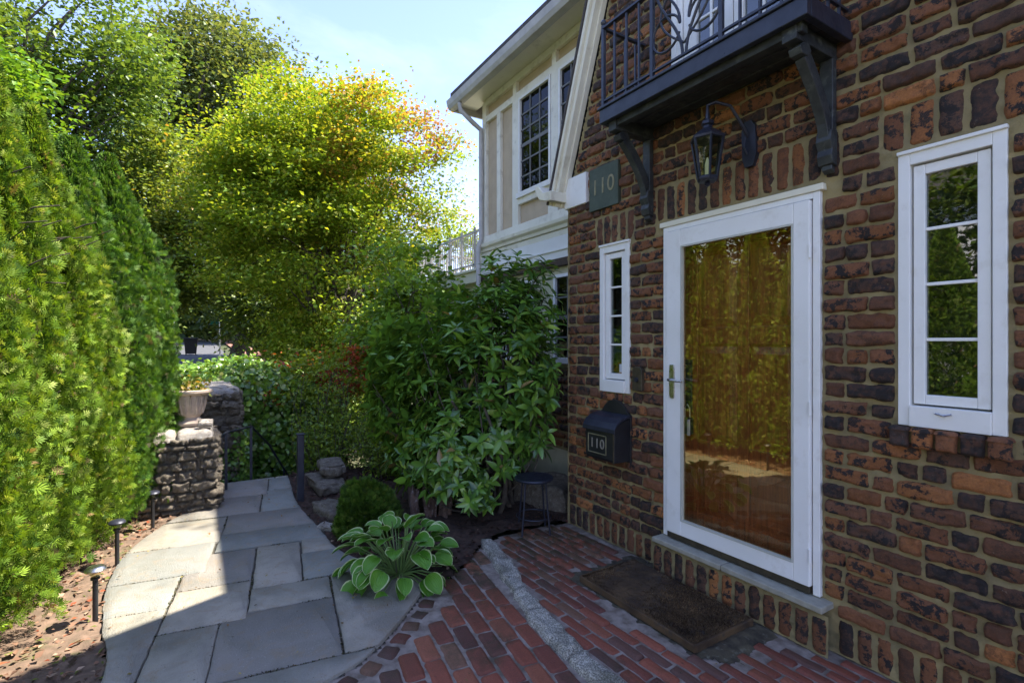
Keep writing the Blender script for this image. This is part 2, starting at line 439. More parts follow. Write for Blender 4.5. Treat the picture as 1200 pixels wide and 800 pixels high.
# ================================================================== THE HOUSE
house = empty('brick_house', (-2.4, .6, 0), 'clinker brick house with steep gable and cream half-timbered wing', 'house')
def rake_x(z): return -3.44 if z < 2.72 else -3.44+(z-2.72)/2.85
DOOR = (-2.40, -1.375, .20, 2.315); WR = (-1.055, -.675, 1.165, 2.375); WL = (-3.055, -2.72, 1.155, 2.275)
FD = (-2.33, -1.42, 3.02, 5.2)
SD = (-2.48, -1.29, 2.315, 2.594)       # soldier lintel of the door
SR = (-1.12, -.60, 2.375, 2.594); SL = (-3.10, -2.68, 2.275, 2.510)
CORB = (-3.50, -3.19, 2.677, 2.90); RL = (-1.075, -.655, 1.092, 1.165); RLL = (-3.07, -2.70, 1.092, 1.155)
DS = (-2.43, -1.31, .0, .20)
ms = Masonry()
XR = 1.4
brick_rows(ms, -3.44, XR, .175, 4.68, 0, .0834, (DOOR, WR, WL, FD, SD, SR, SL, CORB, RL, RLL, DS, (-3.44, XR, 0, .175)), rake_x)
soldier(ms, -3.44, -2.43, 0, .178); soldier(ms, -1.31, XR, 0, .178)
soldier(ms, SD[0], SD[1], SD[2]+.035, SD[3]); soldier(ms, SR[0], SR[1], SR[2]+.025, SR[3], n=5); soldier(ms, SL[0], SL[1], SL[2]+.01, SL[3], n=5)
soldier(ms, -2.43, -1.31, 0, .192, y=-.085, n=13, depth=.014)
for i in range(5):   # projecting rowlock sill under the right window
    w = (RL[1]-RL[0])/5; cx = RL[0]+(i+.5)*w; cc = brick_col()*1.2
    ms.patch((cx, -.045, 1.118), X_, Z_, -Y_, w-.008, .085, .014, cc, .008, amp=.004)
    ms.patch((cx, -.026, 1.158), X_, -Y_, Z_, w-.008, .075, .008, cc, .008, amp=.004)
soldier(ms, RLL[0], RLL[1], RLL[2]-.01, RLL[3], y=-.01, n=4)
# brick return of the corner and the low brick wall of the wing
def side_rows(x, y0, y1, z0, z1, n=-X_):
    nr = int((z1-z0)/.0834)
    for r in range(nr):
        y = y0; k = 0
        while y < y1-.03:
            L = .105 if (k == 0 and r % 2) else RNG.choice([.2, .21, .1]); k += 1
            if y1-(y+L) < .07: L = y1-y
            ms.patch((x, y+L/2, z0+(r+.5)*.0834), Y_, Z_, n, L-.017, .066, .012, brick_col(), .014, amp=.004); y += L
side_rows(-3.44, 0, .62, .0, 2.7)
brick_rows(ms, -6.02, -3.46, .42, 1.25, .6, .083, res=.02)
ms.build('brick_wall', M['brick'], house)
# mortar: height field with openings left out
def mortar_sheet(x0, x1, z0, z1, y, holes, clip=None, step=.0125, ax='y'):
    nx = int((x1-x0)/step)+1; nz = int((z1-z0)/step)+1
    xs = np.linspace(x0, x1, nx); zs = np.linspace(z0, z1, nz)
    A, B = np.meshgrid(xs, zs, indexing='ij')
    q = np.stack([A, B, np.zeros_like(A)], -1); d = fbm(q, 30, 3, 3)*.0028
    d = d*1.7+fbm(q, 85, 9, 2)*.0016
    P = np.stack([A, y-d, B], -1) if ax == 'y' else np.stack([y-d, A, B], -1)
    idx = np.arange(nx*nz).reshape(nx, nz)
    f = np.stack([idx[:-1, :-1], idx[1:, :-1], idx[1:, 1:], idx[:-1, 1:]], -1).reshape(-1, 4)
    cx = ((A[:-1, :-1]+A[1:, 1:])/2).ravel(); cz = ((B[:-1, :-1]+B[1:, 1:])/2).ravel()
    keep = np.ones(len(f), bool)
    for (a, b, c, e) in holes: keep &= ~((cx > a) & (cx < b) & (cz > c) & (cz < e))
    if clip is not None: keep &= clip(cx, cz)
    return P.reshape(-1, 3), f[keep]
ho = [(DOOR[0]+.02, DOOR[1]-.02, DOOR[2]-.0, DOOR[3]-.0), (WR[0]+.03, WR[1]-.03, WR[2]+.02, WR[3]-.02),
      (WL[0]+.03, WL[1]-.03, WL[2]+.02, WL[3]-.02), (FD[0]+.02, FD[1]-.02, FD[2], FD[3])]
V1, F1 = mortar_sheet(-3.44, XR, 0, 4.7, 0, ho, lambda x, z: x > np.where(z < 2.72, -3.45, -3.46+(z-2.72)/2.85))
V2, F2 = mortar_sheet(-.02, .62, 0, 2.72, -3.44, [], None, .03, 'x')
V3, F3 = mortar_sheet(-6.03, -3.45, .40, 1.27, .6, [], None, .04)
V4, F4 = mortar_sheet(-2.43, -1.31, 0, .2, -.085, [])
VV = [V1, V2, V3, V4]; o = np.cumsum([0]+[len(v) for v in VV])
mesh_np('mortar', np.concatenate(VV), [np.concatenate([F1, F2+o[1], F3+o[2], F4+o[3]])], M['mortar'], house, True)
# structural body: core behind the brick, gable, roofs
b = MB()
AP = (-2.07, 6.85)
b.prism([(-2.9, 4.3), (-2.84, 4.3), (AP[0], AP[1]-.08), (-.9, 4.3)], 'y', .012, .3)
b.box(-2.84, XR+2.6, .012, .3, 4.69, 5.3) if False else None
b.build('gable_wall', M['stucco'], house)
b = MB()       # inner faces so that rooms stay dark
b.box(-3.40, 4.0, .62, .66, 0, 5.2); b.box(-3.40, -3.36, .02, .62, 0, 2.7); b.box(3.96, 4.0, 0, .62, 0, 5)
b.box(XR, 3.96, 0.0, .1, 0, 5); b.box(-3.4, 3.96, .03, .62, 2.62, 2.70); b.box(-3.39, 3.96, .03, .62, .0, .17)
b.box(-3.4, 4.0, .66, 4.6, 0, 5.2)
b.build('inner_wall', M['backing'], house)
# front gable roof (two slabs) and main roofs
def slab(mb, x0, z0, x1, z1, th, y0, y1):
    d = Vector((x1-x0, 0, z1-z0)).normalized(); n = Vector((-d.z, 0, d.x))
    if n.z < 0: n = -n
    a = [(x0, z0), (x1, z1), (x1+n.x*th, z1+n.z*th), (x0+n.x*th, z0+n.z*th)]
    mb.prism(a, 'y', y0, y1)
rf = MB()
slab(rf, -3.53, 2.80, AP[0], AP[1]+.02, .05, -.10, 3.6)
slab(rf, AP[0], AP[1]+.02, -.35, 4.95, .09, -.20, 3.6)
# wing roof
rf.prism([(.24, 4.79), (3.4, 7.0), (3.4, 7.12), (.24, 4.90)], 'x', -6.35, -2.6)
rf.prism([(3.4, 7.0), (6.4, 4.8), (6.4, 4.92), (3.4, 7.12)], 'x', -6.35, 4.3)
rf.prism([(-.3, 5.0), (3.4, 7.0), (3.4, 7.12), (-.3, 5.1)], 'x', -.6, 4.3)
rf.build('roof', M['roof'], house)
# rake boards of the gable: a stack of stepped mouldings
rk = MB()
def rake(mb, w0, w1, y0, y1, side=-1):
    s0 = (-3.56, 2.70); s1 = (AP[0], AP[1]+.06)
    d = Vector((s1[0]-s0[0], 0, s1[1]-s0[1])).normalized(); n = Vector((d.z, 0, -d.x))
    q = [(s0[0]+n.x*w0, s0[1]+n.z*w0), (s1[0]+n.x*w0, s1[1]+n.z*w0), (s1[0]+n.x*w1, s1[1]+n.z*w1), (s0[0]+n.x*w1, s0[1]+n.z*w1)]
    mb.prism(q, 'y', y0, y1)
rake(rk, .00, .052, -.10, -.004); rake(rk, .052, .072, -.05, -.003); rake(rk, -.016, .012, -.125, -.101)
rk.build('rake_board', M['cream'], house, .004)
rs = MB(); rake(rs, -.036, -.018, -.135, .1); rs.build('slate_verge', M['roof'], house)
rt = MB()   # moulded return at the foot of the rake, white corbel block
rt.prism([(-3.68, 2.875), (-3.655, 2.80), (-3.60, 2.745), (-3.50, 2.715), (-3.44, 2.71), (-3.44, 2.79), (-3.55, 2.80), (-3.62, 2.87)], 'y', -.20, .3)
rt.build('cornice_return', M['cream'], house, .006)
rt = MB(); rt.box(-3.47, -3.19, -.035, .02, 2.655, 2.905); rt.build('corbel_block', M['white'], house, .006)

# ---- windows -------------------------------------------------------
def casement(x0, x1, z0, z1, y, cols, rows, parent, wall_gap=.0, name='window'):
    """white outer frame (the part), with sash, muntins, glass as sub-parts"""
    fw = .045
    f = MB()
    f.box(x0, x0+fw, y-.012, y+.10, z0, z1); f.box(x1-fw, x1, y-.012, y+.10, z0, z1)
    f.box(x0+fw, x1-fw, y-.011, y+.10, z1-.052, z1); f.box(x0+fw, x1-fw, y-.024, y+.10, z0, z0+.09)
    f.box(x0-.002, x1+.002, y-.022, y+.02, z1-.002, z1+.014)
    fr = f.build(name, M['white'], parent, .003)
    ix0, ix1, iz0, iz1 = x0+fw+.008, x1-fw-.008, z0+.098, z1-.06
    s = MB(); sw = .042
    s.box(ix0, ix0+sw, y+.004, y+.05, iz0, iz1); s.box(ix1-sw, ix1, y+.004, y+.05, iz0, iz1)
    s.box(ix0+sw, ix1-sw, y+.005, y+.05, iz1-sw, iz1); s.box(ix0+sw, ix1-sw, y+.005, y+.05, iz0, iz0+sw)
    s.build('sash', M['white'], fr, .003)
    gx0, gx1, gz0, gz1 = ix0+sw, ix1-sw, iz0+sw, iz1-sw
    m = None
    for i in range(1, cols): x = gx0+(gx1-gx0)*i/cols; m.box(x-.006, x+.006, y+.014, y+.032, gz0, gz1)
    for i in range(1, rows): z = gz0+(gz1-gz0)*i/rows; m = MB(); m.box(gx0, gx1, y+.0135, y+.0325, z-.007, z+.007); m.build('muntin', M['white'], fr, .002)
    g = MB(); g.box(gx0-.005, gx1+.005, y+.022, y+.025, gz0-.005, gz1+.005); g.build('glass', M['win_glass'], fr)
    c = MB(); c.box(ix0, ix1, y+.11, y+.115, iz0, iz1); c.build('dark_backing', M['dark_room'], fr)  # dark sheet standing in for the unlit room behind the glass
    return fr, (gx0, gx1, gz0, gz1)
wr, g = casement(-1.048, -.682, 1.168, 2.372, 0, 1, 4, house)
mb = MB(); mb.tube([(-.905, -.03, 1.235), (-.875, -.034, 1.228), (-.85, -.03, 1.236)], .004, 6); mb.build('latch', M['chrome'], wr)
wl, g = casement(-3.048, -2.727, 1.158, 2.272, 0, 1, 4, house)
mb = MB(); mb.box(-2.86, -2.80, .018, .021, 1.31, 1.37); mb.build('alarm_sticker', M['paper'], wl)

# ---- storm door ----------------------------------------------------
f = MB()
f.box(-2.395, -2.36, -.025, .10, .25, 2.30); f.box(-1.415, -1.38, -.025, .10, .25, 2.30); f.box(-2.36, -1.415, -.024, .10, 2.268, 2.30)
f.build('door_frame', M['white'], house, .003)
f = MB(); f.box(-2.42, -1.36, -.034, .02, 2.301, 2.335); f.build('door_head_trim', M['cream'], house, .004)
st = MB()
st.box(-2.354, -2.235, -.045, -.008, .29, 2.262); st.box(-1.505, -1.421, -.045, -.008, .29, 2.262)
st.box(-2.235, -1.505, -.044, -.008, 2.155, 2.262); st.box(-2.235, -1.505, -.044, -.008, .29, .385)
std = st.build('storm_door', M['white'], house, .005)
s = MB(); s.box(-2.235, -1.505, -.028, -.024, .385, 2.155); s.build('glass', M['door_glass'], std)
s = MB(); s.box(-2.35, -1.425, -.038, -.012, .252, .289); s.build('sweep', M['bronze'], std, .003)
s = MB()   # thin grey gasket round the pane
s.box(-2.236, -2.226, -.047, -.02, .385, 2.155); s.box(-1.514, -1.504, -.047, -.02, .385, 2.155); s.box(-2.226, -1.514, -.047, -.02, 2.146, 2.156); s.box(-2.226, -1.514, -.047, -.02, .384, .394)
s.build('gasket', mat_plain('grey_gasket', (.45, .45, .40), (.5, .5, .44), 9, .5), std)
s = MB(); s.prism([(-2.315, 1.17), (-2.285, 1.17), (-2.28, 1.19), (-2.28, 1.36), (-2.285, 1.39), (-2.315, 1.39), (-2.32, 1.36), (-2.32, 1.19)], 'y', -.055, -.045)
s.tube([(-2.30, -.05, 1.29), (-2.30, -.085, 1.29), (-2.27, -.10, 1.29), (-2.18, -.098, 1.286)], [.011, .010, .009, .007], 10)
s.build('handle', M['chrome'], std, .002)
for z in (.45, 1.2, 2.0): s = MB(); s.tube([(-1.418, -.048, z-.035), (-1.418, -.048, z+.035)], .008, 8); s.build('hinge', M['white'], std)
# wooden entry door behind it
wd = MB()
dx0, dx1, dz0, dz1, dy = -2.34, -1.435, .26, 2.262, .115
wd.box(dx0, dx1, dy, dy+.04, dz0, dz1)
wdo = wd.build('entry_door', M['oak'], house)
stl = MB(); t = .016
cols = [(-2.215, -1.925), (-1.85, -1.56)]; rows = [(.42, .78), (.90, 1.52), (1.63, 2.14)]
xs = [dx0, -2.215, -1.925, -1.85, -1.56, dx1]
for a, c_ in ((dx0, -2.215), (-1.925, -1.85), (-1.56, dx1)): stl.box(a, c_, dy-t, dy-.0005, dz0, dz1)
for a, c_ in cols:
    for z0, z1 in ((dz0, .42), (.78, .90), (1.52, 1.63), (2.14, dz1)): stl.box(a+.0005, c_-.0005, dy-t+.001, dy-.0005, z0, z1)
stl.build('rail', M['oak'], wdo, .004)
for a, c_ in cols:
    for z0, z1 in rows:
        p = MB(); w = .055
        p.add([(a+.012, dy-.001, z0+.012), (c_-.012, dy-.001, z0+.012), (c_-.012, dy-.001, z1-.012), (a+.012, dy-.001, z1-.012),
               (a+w, dy-.017, z0+w), (c_-w, dy-.017, z0+w), (c_-w, dy-.017, z1-w), (a+w, dy-.017, z1-w)],
              [(4, 5, 6, 7), (0, 1, 5, 4), (1, 2, 6, 5), (2, 3, 7, 6), (3, 0, 4, 7)])
        p.build('panel', M['oak'], wdo)
h = MB(); h.box(-2.305, -2.255, dy-.028, dy-t, 1.08, 1.42); h.tube([(-2.28, dy-.03, 1.2), (-2.28, dy-.075, 1.2)], [.012, .012], 10)
h.tube([(-2.28, dy-.075, 1.12), (-2.28, dy-.08, 1.28)], .009, 8)
h.build('lock_plate', M['iron'], wdo, .004)
lk = empty('key_box', (-2.27, .06, 1.0), 'small grey key box hanging from the front door handle behind the glass', 'key box')
k = MB(); k.box(-2.305, -2.235, .045, .083, .93, 1.04); k.build('case', M['iron'], lk, .006)
k = MB(); k.box(-2.255, -2.232, .04, .047, .925, 1.03); k.build('dial_cover', M['paper'], lk, .002)
k = MB(); k.tube([(-2.29, .065, 1.04), (-2.29, .065, 1.10), (-2.27, .065, 1.125), (-2.25, .065, 1.10), (-2.25, .065, 1.04)], .005, 6); k.build('shackle', M['chrome'], lk)
# threshold stone
s = MB(); s.box(-2.415, -1.895, -.115, .11, .212, .243); s.box(-1.889, -1.325, -.114, .11, .212, .244)
s.build('threshold', M['sill_stone'], house, .006)
s = MB(); s.box(-2.36, -1.415, .0, .11, .2445, .262); s.build('door_saddle', M['bronze'], house)

# ---- balcony -------------------------------------------------------
bal = MB()
bx0, bx1, by, bz0, bz1 = -2.60, -1.235, -.41, 2.985, 3.075
bal.box(bx0, bx1, by, by+.035, bz0, bz1); bal.box(bx0, bx0+.035, by+.035, -.004, bz0, bz1); bal.box(bx1-.035, bx1, by+.035, -.004, bz0, bz1)
bal.box(bx0-.01, bx1+.01, by-.012, by+.06, bz1, bz1+.018)
balo = bal.build('balcony', M['fascia'], house, .004)
dk = MB()
for i in range(4):
    y0 = by+.036+i*.092; dk.box(bx0+.036, bx1-.036, y0, y0+.086, bz0+.018, bz0+.06)
for x in (-2.52, -1.34): dk.box(x-.035, x+.035, by+.04, -.006, bz0-.06, bz0+.016)
dk.box(bx0+.05, bx1-.05, by+.05, by+.10, bz0-.035, bz0+.017)
dk.build('deck', M['timber_black'], balo, .004)
for x in (-2.52, -1.335):
    br = MB()
    br.box(x-.032, x+.032, -.055, -.018, 2.50, 2.925)
    arc = []
    for i in range(9):
        t = i/8; y = -.05-.22*t; z = 2.55+.36*(t**.62)
        arc.append((y, z))
    poly = [(p[0]-.02, p[1]-.05) for p in arc]+[(p[0]+.02, p[1]+.0) for p in arc[::-1]]
    br.prism(poly, 'x', x-.025, x+.025)
    br.prism([(-.02, 2.40), (-.06, 2.41), (-.075, 2.45), (-.065, 2.48), (-.085, 2.52), (-.075, 2.57), (-.02, 2.58)], 'x', x-.036, x+.036)
    br.prism([(-.02, 2.37), (-.05, 2.385), (-.05, 2.41), (-.02, 2.41)], 'x', x-.025, x+.025)
    br.prism([(-.26, 2.93), (-.31, 2.925), (-.335, 2.90), (-.32, 2.872), (-.27, 2.87), (-.24, 2.90)], 'x', x-.03, x+.03)
    br.build('bracket', M['timber_black'], balo, .004)
rl = MB(); zt = 3.62; zb = 3.135; yf = by+.02
for x in (bx0+.02, bx1-.02):
    rl.bar((x, yf, bz1+.018), (x, yf, zt+.02), .022)
    rl.bar((x, yf, zt), (x, -.006, zt), .026, .014); rl.bar((x, yf, zb), (x, -.006, zb), .016, .012)
    for k in range(1, 4): y = yf+(0-yf)*k/4; rl.bar((x, y, bz1-.01), (x, y, zt), .012)
    rl.lathe([(.004, 0), (.016, .008), (.02, .02), (.014, .034), (.003, .044)], (x, yf, zt+.018), 10)
rl.bar((bx0+.02, yf, zt), (bx1-.02, yf, zt), .028, .014); rl.bar((bx0+.02, yf, zb), (bx1-.02, yf, zb), .018, .012)
xc = (bx0+bx1)/2; th = .235
for sgn in (-1, 1):
    rl.bar((xc+sgn*th, yf, bz1+.018), (xc+sgn*th, yf, zt+.015), .022)
    n = 4; a = xc+sgn*th; b_ = xc+sgn*(bx1-.02-xc)
    for k in range(1, n): x = a+(b_-a)*k/n; rl.bar((x, yf, bz1+.018), (x, yf, zt), .012)
    # scrolls: ring beside the post, then a long lyre curve rising to the middle
    cx, cz, rr = xc+sgn*(th-.105), 3.31, .10
    rl.tube([(cx+rr*math.cos(t)*sgn, yf, cz+rr*math.sin(t)) for t in np.linspace(-.9*math.pi, .95*math.pi, 24)], .0075, 6)
    rl.tube([(xc+sgn*(.012+.20*math.sin(t*1.5)**2), yf, zb+(zt-zb)*t) for t in np.linspace(0, 1, 16)], .0085, 6)
    rl.tube([(xc+sgn*(th-.015-.19*math.sin(t*1.57)), yf, zt-(zt-3.33)*t) for t in np.linspace(0, 1, 12)], .0075, 6)
    rl.tube([(xc+sgn*.17*math.sin(t*3.1), yf, 3.20+(zt-3.2)*t) for t in np.linspace(0, 1, 14)], .007, 6)
rl.build('railing', M['fascia'], balo)
# french door on to the balcony
fd = MB()
x0, x1, z0, z1 = -2.325, -1.425, 3.02, 5.18
fd.box(x0, x0+.085, -.03, .06, z0, z1); fd.box(x1-.085, x1, -.03, .06, z0, z1); fd.box(x0+.085, x1-.085, -.03, .06, z1-.09, z1)
fd.box(x0+.02, x0+.05, -.04, -.03, z0, z1); fd.box(x0+.085, x1-.085, -.028, .06, z0, z0+.05)
fdo = fd.build('french_door', M['white'], house, .004)
lf = MB(); xm = (x0+x1)/2
for a, c_ in ((x0+.09, xm-.004), (xm+.004, x1-.09)):
    wide = .10 if a < xm-.1 else .06
    lf.box(a, a+wide, -.015, .03, z0+.052, z1-.095); lf.box(c_-.06, c_, -.015, .03, z0+.052, z1-.095)
    lf.box(a+wide, c_-.06, -.014, .03, z0+.052, z0+.13); lf.box(a+wide, c_-.06, -.014, .03, z1-.17, z1-.095)
    m_ = (a+wide+c_-.06)/2; lf.box(m_-.008, m_+.008, -.005, .02, z0+.13, z1-.17)
    for k in range(1, 9):
        z = z0+.13+(z1-z0-.30)*k/9; lf.box(a+wide, c_-.06, -.006, .021, z-.008, z+.008)
lf.build('door_leaf', M['white'], fdo, .002)
g = MB(); g.box(x0+.10, x1-.10, .005, .009, z0+.1, z1-.15); g.build('glass', M['win_glass'], fdo)
g = MB(); g.box(x0+.05, x1-.05, .13, .135, z0, z1); g.build('dark_room', M['dark_room'], fdo)  # dark sheet painted as the gloom of the room behind

# ---- the cream wing ------------------------------------------------
WY = .6; WX0 = -6.06; WX1 = -3.40
w = MB(); w.box(WX0+.02, WX1, WY+.02, 4.6, .0, 4.74); w.build('wing_wall', M['stucco'], house)
w = MB(); w.box(WX0+.0, WX1-.06, WY+.012, WY+.02, 1.25, 2.36); w.box(WX0, WX1-.06, WY+.01, WY+.019, -.9, .41)
w.box(WX0, WX0+.019, WY+.02, 4.6, -.9, 2.36)
w.build('pale_wall', M['pale_stucco'], house)
tm = MB(); F_ = WY-.022
def tb(x0, x1, z0, z1, p=0, q=.018): q_ = MB(); q_.box(x0, x1, F_-p, WY+q, z0, z1); q_.build('timber', M['timber'], house, .003)
tb(WX0, WX0+.10, 2.90, 4.72, .004); tb(-5.68, -5.59, 2.93, 4.45); tb(-5.30, -5.17, 2.93, 4.45, .002); tb(-4.50, -4.38, 2.93, 4.45, .002)
tb(-4.36, -4.28, 2.93, 3.25) if False else None
tb(-4.56, -4.46, 2.93, 3.22); tb(-3.78, -3.7, 2.93, 4.45)
tb(WX0+.10, -3.5, 4.44, 4.52, .003); tb(WX0+.10, -3.5, 4.66, 4.74, .005); tb(WX0, -3.5, 2.83, 2.93, .012)
tb(-5.17, -4.5, 3.17, 3.27, .001); tb(-4.38, -3.8, 3.17, 3.27, .001)
for x in (-5.25, -4.45): tb(x-.04, x+.04, 4.52, 4.66)
# left end wall timbers
for y in (1.2, 2.2, 3.2): tm = MB(); tm.box(WX0-.02, WX0+.018, y, y+.1, 2.93, 4.72); tm.build('timber', M['timber'], house, .003)
cr = MB()       # belt mouldings under the upper storey
cr.prism([(WY+.018, 2.83), (WY-.075, 2.83), (WY-.07, 2.79), (WY-.04, 2.765), (WY-.035, 2.73), (WY+.018, 2.72)], 'x', WX0-.05, -3.47)
cr.prism([(WY+.018, 2.72), (WY-.02, 2.72), (WY-.02, 2.66), (WY+.018, 2.66)], 'x', WX0-.03, -3.47)
cr.build('belt_moulding', M['cream'], house, .003)
cr = MB(); cr.box(WX0-.02, -3.47, WY-.03, WY+.018, 2.42, 2.657); cr.box(WX0-.02, -3.47, WY-.045, WY-.03, 2.50, 2.52); cr.build('belt_board', M['white'], house, .003)
cr = MB(); cr.box(WX0, -3.47, WY-.05, WY+.01, 2.335, 2.418); cr.build('lintel_beam', mat_plain('brown_beam', (.09, .055, .035), (.05, .035, .025), 20, .8, bstr=.8), house, .006)
def sash_window(x0, x1, z0, z1, y, cols, rows):
    f = MB(); t = .035
    f.box(x0, x0+t, y-.03, y+.03, z0, z1); f.box(x1-t, x1, y-.03, y+.03, z0, z1); f.box(x0+t, x1-t, y-.03, y+.03, z1-t, z1)
    f.box(x0-.02, x1+.02, y-.05, y+.03, z0-.03, z0+t-.005)
    fr = f.build('window', M['white'], house, .003)
    m = MB(); gx0, gx1, gz0, gz1 = x0+t, x1-t, z0+t, z1-t
    for i in range(1, cols): x = gx0+(gx1-gx0)*i/cols; m.box(x-.009, x+.009, y-.010, y+.01, gz0, gz1)
    for i in range(1, rows):
        z = gz0+(gz1-gz0)*i/rows; q = .02 if i == rows//2 else .009; m.box(gx0, gx1, y-.011, y+.0105, z-q, z+q)
    m.build('muntin', mat_plain('grey_muntin', (.17, .165, .16), (.13, .13, .125), 6, .5), fr)
    g = MB(); g.box(gx0, gx1, y+.000, y+.004, gz0, gz1); g.build('glass', M['mesh_glass'], fr)
    g = MB(); g.box(gx0, gx1, y+.012, y+.016, gz0, gz1); g.build('dark_backing', M['dark_room'], fr)  # dark plane in place of the room's own darkness
sash_window(-5.16, -4.51, 3.27, 4.44, WY, 3, 6); sash_window(-4.37, -3.81, 3.27, 4.44, WY, 3, 6)
sash_window(-5.45, -4.85, 1.34, 2.25, WY-.004, 3, 4); sash_window(-4.45, -3.80, 1.34, 2.25, WY-.004, 3, 4)
# eaves: soffit, fascia, ogee gutter, downpipe
e = MB(); e.box(WX0-.29, -2.95, .31, WY+.02, 4.742, 4.762); e.build('soffit', M['cream'], house)
e = MB(); e.prism([(.30, 4.665), (.225, 4.675), (.20, 4.72), (.185, 4.79), (.20, 4.80), (.30, 4.80)], 'x', WX0-.31, -2.95)
e.build('gutter', M['soffit'], house, .004)
e = MB(); e.prism([(.30, 4.66), (4.6, 4.66), (3.4, 6.98), (.30, 4.80)], 'x', WX0-.30, WX0-.27); e.build('barge_board', M['soffit'], house)
e = MB(); xd = WX0+.03
e.tube([(WX0-.02, .25, 4.67), (WX0-.02, .26, 4.58), (xd, .40, 4.44), (xd, .535, 4.36), (xd, .54, 4.25), (xd, .54, 2.9), (xd-.0, .50, 2.8), (xd, .50, 0.2)], .032, 10)
e.build('downpipe', M['soffit'], house, smooth=True)
# low sunroom with a railed deck at the far end of the wing
sr = MB(); sr.box(-9.2, -6.10, 1.0, 4.4, -1.1, 2.44); sr.build('sunroom_wall', M['pale_stucco'], house)
sr = MB(); sr.box(-9.3, -6.085, .9, 4.5, 2.44, 2.60); sr.box(-9.34, -6.085, .86, 4.5, 2.60, 2.64); sr.build('sunroom_cornice', M['cream'], house, .006)
sr = MB()
for x0 in (-8.9, -7.6):
    sr.box(x0, x0+.05, .975, 1.0, .9, 2.2); sr.box(x0+1.05, x0+1.1, .975, 1.0, .9, 2.2); sr.box(x0+.05, x0+1.05, .975, 1.0, 2.15, 2.2); sr.box(x0+.05, x0+1.05, .97, 1.0, .9, .95)
    sr.box(x0+.53, x0+.56, .98, .999, .95, 2.15)
    for k in range(1, 4): sr.box(x0+.05, x0+.53, .982, .998, .95+.3*k-.01, .95+.3*k+.01); sr.box(x0+.56, x0+1.05, .982, .998, .95+.3*k-.01, .95+.3*k+.01)
sr.build('sunroom_window', M['white'], house)
sr = MB()
for x0 in (-8.9, -7.6): sr.box(x0+.05, x0+1.05, .985, .9985, .95, 2.15)
sr.build('sunroom_glass', M['win_glass'], house)
sr = MB(); y = .95
sr.bar((-9.25, y, 3.22), (-6.1, y, 3.22), .04, .03); sr.bar((-9.25, y, 2.72), (-6.1, y, 2.72), .03)
for i in range(42): x = -9.25+i*.075; sr.bar((x, y, 2.64), (x, y, 3.22+(.07 if i % 6 == 0 else 0)), .03 if i % 6 == 0 else .014)
for i in range(30): yy = y+i*.08; sr.bar((-9.25, yy, 2.64), (-9.25, yy, 3.22), .014)
sr.bar((-9.25, y, 3.22), (-9.25, 3.4, 3.22), .04, .03)
sr.build('deck_railing', M['soffit'], house)

# ================================================================== THINGS ON THE WALL
# address plaque
pq = empty('address_plaque', (-2.98, -.02, 2.73), 'square green slate plaque carved 110 beside the white corbel', 'address plaque')
s = MB(); s.box(-3.145, -2.82, -.035, -.004, 2.565, 2.895); s.build('slab', M['slate'], pq, .004)
text_mesh('numerals', '110', .17, M['gold'], pq, (-2.985, -.036, 2.735), .0015, 1.05)
# wall lantern
lt = empty('wall_lantern', (-1.88, -.02, 2.62), 'black six-sided lantern with glass panes hanging under the balcony', 'lantern')
LX, LY = -1.885, -.235
s = MB()
s.prism([(-1.79, 2.53), (-1.74, 2.53), (-1.72, 2.59), (-1.725, 2.75), (-1.75, 2.79), (-1.79, 2.79), (-1.81, 2.74), (-1.805, 2.58)], 'y', -.034, -.004)
s.tube([(-1.77, -.03, 2.70), (-1.775, -.08, 2.76), (-1.80, -.15, 2.86), (LX+.03, -.20, 2.89), (LX, LY, 2.875), (LX, LY, 2.83)], .009, 8)
s.tube([(-1.775, -.03, 2.60), (-1.78, -.06, 2.64), (-1.775, -.05, 2.70)], .007, 6)
s.build('arm', M['iron'], lt)
s = MB()
s.lathe([(.005, .0), (.012, .012), (.008, .03), (.020, .04), (.026, .055), (.022, .07), (.03, .075), (.066, .108), (.098, .128), (.094, .14), (.07, .142)][::-1], (LX, LY, 2.0), 6, R(30)) if False else None
def hexring(mb, prof, n=6, rot=R(20)): mb.lathe(prof, (LX, LY, 0), n, rot)
hexring(s, [(.070, 2.672), (.096, 2.678), (.098, 2.69), (.060, 2.722), (.030, 2.742), (.026, 2.758), (.036, 2.766), (.034, 2.782), (.014, 2.796), (.010, 2.832), (.003, 2.838)])
s.build('cap', M['iron'], lt); s = MB()
hexring(s, [(.004, 2.415), (.018, 2.425), (.012, 2.437), (.05, 2.442), (.058, 2.455), (.058, 2.470), (.05, 2.472)])
s.build('bottom_finial', M['iron'], lt)
s = MB()
for k in range(6):
    t = R(20)+k*math.pi/3; c_, s_ = math.cos(t), math.sin(t)
    s.bar((LX+.054*c_, LY+.054*s_, 2.465), (LX+.088*c_, LY+.088*s_, 2.678), .010)
s.build('cage', M['iron'], lt)
s = MB(); hexring(s, [(.050, 2.470), (.083, 2.676)]); s.build('glass', M['lamp_glass'], lt)
s = MB(); s.lathe([(.014, 2.475), (.014, 2.54), (.010, 2.56), (.003, 2.58)], (LX, LY, 0), 10); s.build('candle', M['cream'], lt)
# doorbell
db = empty('doorbell', (-2.62, -.02, 1.27), 'small dark doorbell plate between left window and white door', 'doorbell')
s = MB(); s.prism([(-2.665, 1.19), (-2.575, 1.19), (-2.575, 1.34), (-2.59, 1.36), (-2.65, 1.36), (-2.665, 1.34)], 'y', -.045, -.006); s.build('plate', M['bronze'], db, .004)
s = MB(); s.tube([(-2.62, -.044, 1.27), (-2.62, -.056, 1.27)], .016, 14); s.build('button', M['iron'], db)
